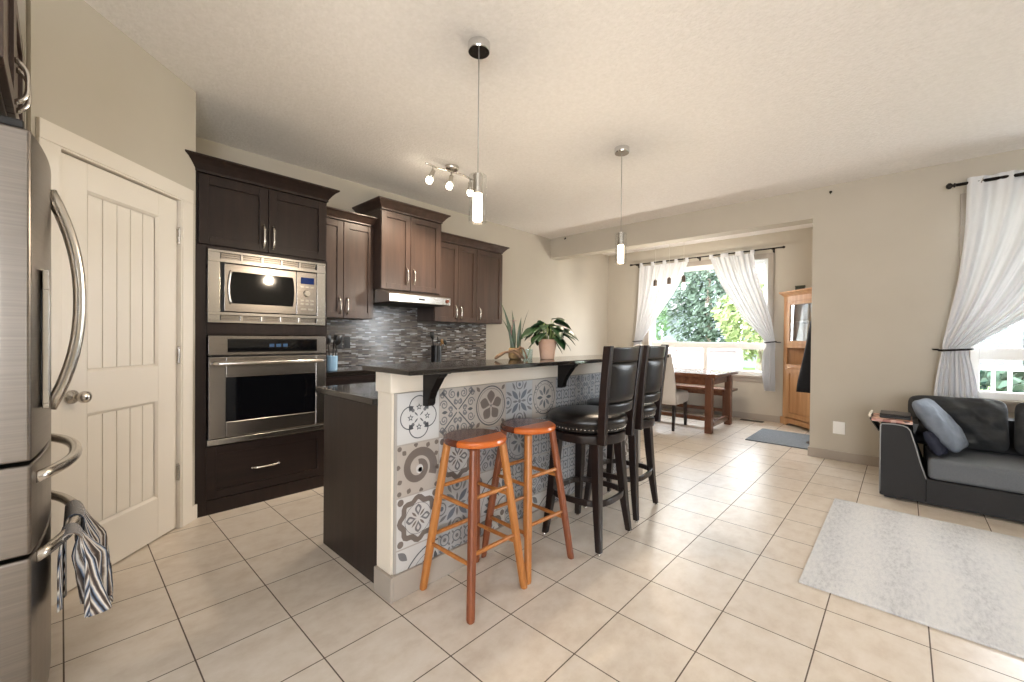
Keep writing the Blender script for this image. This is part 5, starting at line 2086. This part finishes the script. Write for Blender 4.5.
# living room rug
tag(MB().box(-0.365, 2.05, 2.487, 3.985, 0.0005, 0.011).build('area_rug', M_['rug'], bevel=0.004), 'large pale grey area rug in front of the sofa', 'rug')

# ------------------------------------------------------------------ outside
lawn_m = mottled('lawn_grass', (70, 92, 50), (96, 116, 70), 2, 0.95, 0.3, 40, spec=0.05)  # two mottled greens of the grass itself
struct(MB().box(-26, 26, 7.55, 50, -0.7, -0.6).build('lawn', lawn_m, origin=Z0))
m = MB(); m.box(-6.5, 6.5, 7.55, 10.2, -0.18, -0.10)
struct(m.build('deck', mottled('grey_deck_boards', (120, 115, 110), (134, 128, 122), 5, 0.8, 0.1, 30, 4, (1, 12, 1), 0.1), origin=Z0))


def railing(x0_, x1_, y, z0_, z1_, label, step, solid=False):
    r_ = thing('deck_railing', label, 'railing', ((x0_ + x1_) / 2, y, z0_))
    MB().box(x0_, x1_, y - 0.045, y + 0.045, z1_ - 0.06, z1_).build('top_rail', M_['white'], r_, bevel=0.004)
    MB().box(x0_, x1_, y - 0.025, y + 0.025, z0_ + 0.08, z0_ + 0.14).build('bottom_rail', M_['white'], r_, bevel=0.004)
    k = x0_
    while k <= x1_ + 0.001:
        MB().box(k - 0.045, k + 0.045, y - 0.045, y + 0.045, z0_, z1_ - 0.0605).build('post', M_['white'], r_, bevel=0.004)
        k += step
    k = x0_
    while k < x1_ - 0.01:
        if solid:
            MB().box(k + 0.0455, k + step - 0.0455, y - 0.01, y + 0.01, z0_ + 0.1405, z1_ - 0.0605).build('privacy_panel', plain('pinkish_white_panel', (112, 104, 102), 0.7, 0, 0.1), r_)
        else:
            for q in range(1, 9):
                c = k + step * q / 9
                MB().box(c - 0.02, c + 0.02, y - 0.02, y + 0.02, z0_ + 0.1405, z1_ - 0.0605).build('baluster', M_['white'], r_)
        k += step
    return r_


railing(-5.4, -2.56, 9.9, -0.10, 1.02, 'white panelled deck railing outside the nook window', 0.71, True)
railing(0.2, 4.7, 9.9, -0.10, 0.82, 'white deck railing outside the living room window', 1.5)


def tree(x, y, h, r_, label, cols, seed, narrow=False, n=2600):
    t_ = thing('tree', label, 'tree', (x, y, -0.6), 0, 'trees outside the windows')
    m = MB(); m.smooth = True
    m.tube([(x, y, -0.6), (x + 0.1, y, h * 0.3), (x, y + 0.1, h * 0.75)], [0.14, 0.11, 0.03], 8)
    m.build('trunk', mottled('grey_bark', (110, 98, 86), (140, 126, 112), 12, 0.9, 0.4, 20), t_)
    R_ = random.Random(seed)
    m = MB()
    for k in range(n):
        while True:
            a, b, c = R_.uniform(-1, 1), R_.uniform(-1, 1), R_.uniform(-1, 1)
            q = a * a + b * b + c * c
            if 0.15 < q < 1: break
        wob = 1 + 0.18 * sin(5 * a + 3 * c + seed)
        p = Vector((x + a * r_ * wob, y + b * r_ * wob, (h * 0.60 if not narrow else h * 0.5) + c * h * (0.42 if not narrow else 0.5)))
        s_ = R_.uniform(0.07, 0.15)
        nn = Vector((R_.uniform(-1, 1), R_.uniform(-1, 1), R_.uniform(-1, 1))).normalized()
        a_ = nn.orthogonal().normalized(); b_ = nn.cross(a_)
        m.add([p - a_ * s_, p - b_ * s_ * 0.5, p + a_ * s_, p + b_ * s_ * 0.5], [(0, 1, 2, 3)])
    f = m.build('foliage', mottled('leaf_canopy', cols[0], cols[1], 1.5, 0.9, spec=0.06), t_)
    f['kind'] = 'stuff'
    return t_


tree(-5.9, 18.0, 7.5, 1.5, 'tall pale green columnar tree in the middle of the nook window', ((58, 70, 60), (86, 98, 86)), 1, True, 8000)
tree(-3.25, 14.5, 2.9, 1.2, 'low yellow green shrub tree at the right of the nook window', ((98, 110, 70), (128, 138, 96)), 4, False, 1600)
tree(-9.4, 19.5, 4.2, 1.3, 'pale green tree at the left of the nook window in front of the house', ((66, 92, 60), (100, 124, 84)), 6, False, 2000)
tree(1.9, 15.0, 4.6, 2.3, 'blue green spruce like tree outside the living room window', ((34, 60, 56), (64, 90, 82)), 9, True, 9000)
tree(2.0, 11.6, 0.9, 0.8, 'low grey green shrub below the spruce outside the living room window', ((46, 64, 54), (74, 90, 76)), 12, False, 900)

hs = thing('neighbour_house', 'pale grey sided house beyond the nook window', 'house', (-12.0, 25, -0.6))
sid = NT('pale_siding').set(None, 0.8, 0, 0.15)
vv = sid.coord((1, 1, 1))
wv = sid.n('ShaderNodeTexWave', wave_type='BANDS', bands_direction='Z', wave_profile='SAW')
wv.inputs['Scale'].default_value = 1.6
sid.l(vv, wv.inputs['Vector'])
sid.l(sid.ramp(wv.outputs['Fac'], [(0.0, (104, 110, 118)), (0.12, (126, 132, 140)), (1.0, (134, 140, 148))]), sid.b.inputs['Base Color'])
MB().box(-17.5, -8.2, 23, 30, -0.6, 5.4).build('walls', sid.m, hs)
m = MB(); m.prism([(-18.0, 22.4, 5.4), (-7.7, 22.4, 5.4), (-12.8, 22.4, 8.2)], (0, 8, 0))
m.build('roof', plain('grey_shingle', (84, 82, 82), 0.9), hs)
m = MB(); m.prism([(-13.6, 21.2, 2.55), (-8.4, 21.2, 2.55), (-8.4, 22.99, 3.25), (-13.6, 22.99, 3.25)], (0, 0, 0.14))
m.build('porch_roof', plain('grey_porch_shingle', (88, 86, 86), 0.9), hs)
for wx, wz in ((-11.9, 3.7), (-9.7, 3.7), (-15.2, 3.7), (-10.6, 0.7)):
    fr_ = MB().box(wx - 0.75, wx + 0.75, 22.92, 22.998, wz - 0.1, wz + 1.35).build('window', M_['white'], hs)
    MB().box(wx - 0.65, wx + 0.65, 22.90, 22.919, wz, wz + 1.25).build('pane', plain('house_glass', (96, 110, 122), 0.1), fr_)
h2 = thing('neighbour_house', 'white sided house with a low roof beyond the right part of the nook window', 'house', (-4.2, 32, -0.6))
MB().box(-7.6, -1.6, 30, 36, -0.6, 4.6).build('walls', sid.m, h2)
m = MB(); m.prism([(-8.0, 29.5, 4.6), (-1.2, 29.5, 4.6), (-4.6, 29.5, 6.6)], (0, 7, 0))
m.build('roof', plain('brown_shingle', (92, 84, 80), 0.9), h2)
for wx in (-5.9, -3.4):
    fr_ = MB().box(wx - 0.6, wx + 0.6, 29.93, 29.998, 2.6, 3.9).build('window', M_['white'], h2)
    MB().box(wx - 0.5, wx + 0.5, 29.91, 29.929, 2.7, 3.8).build('pane', plain('house_glass_far', (100, 112, 124), 0.1), fr_)
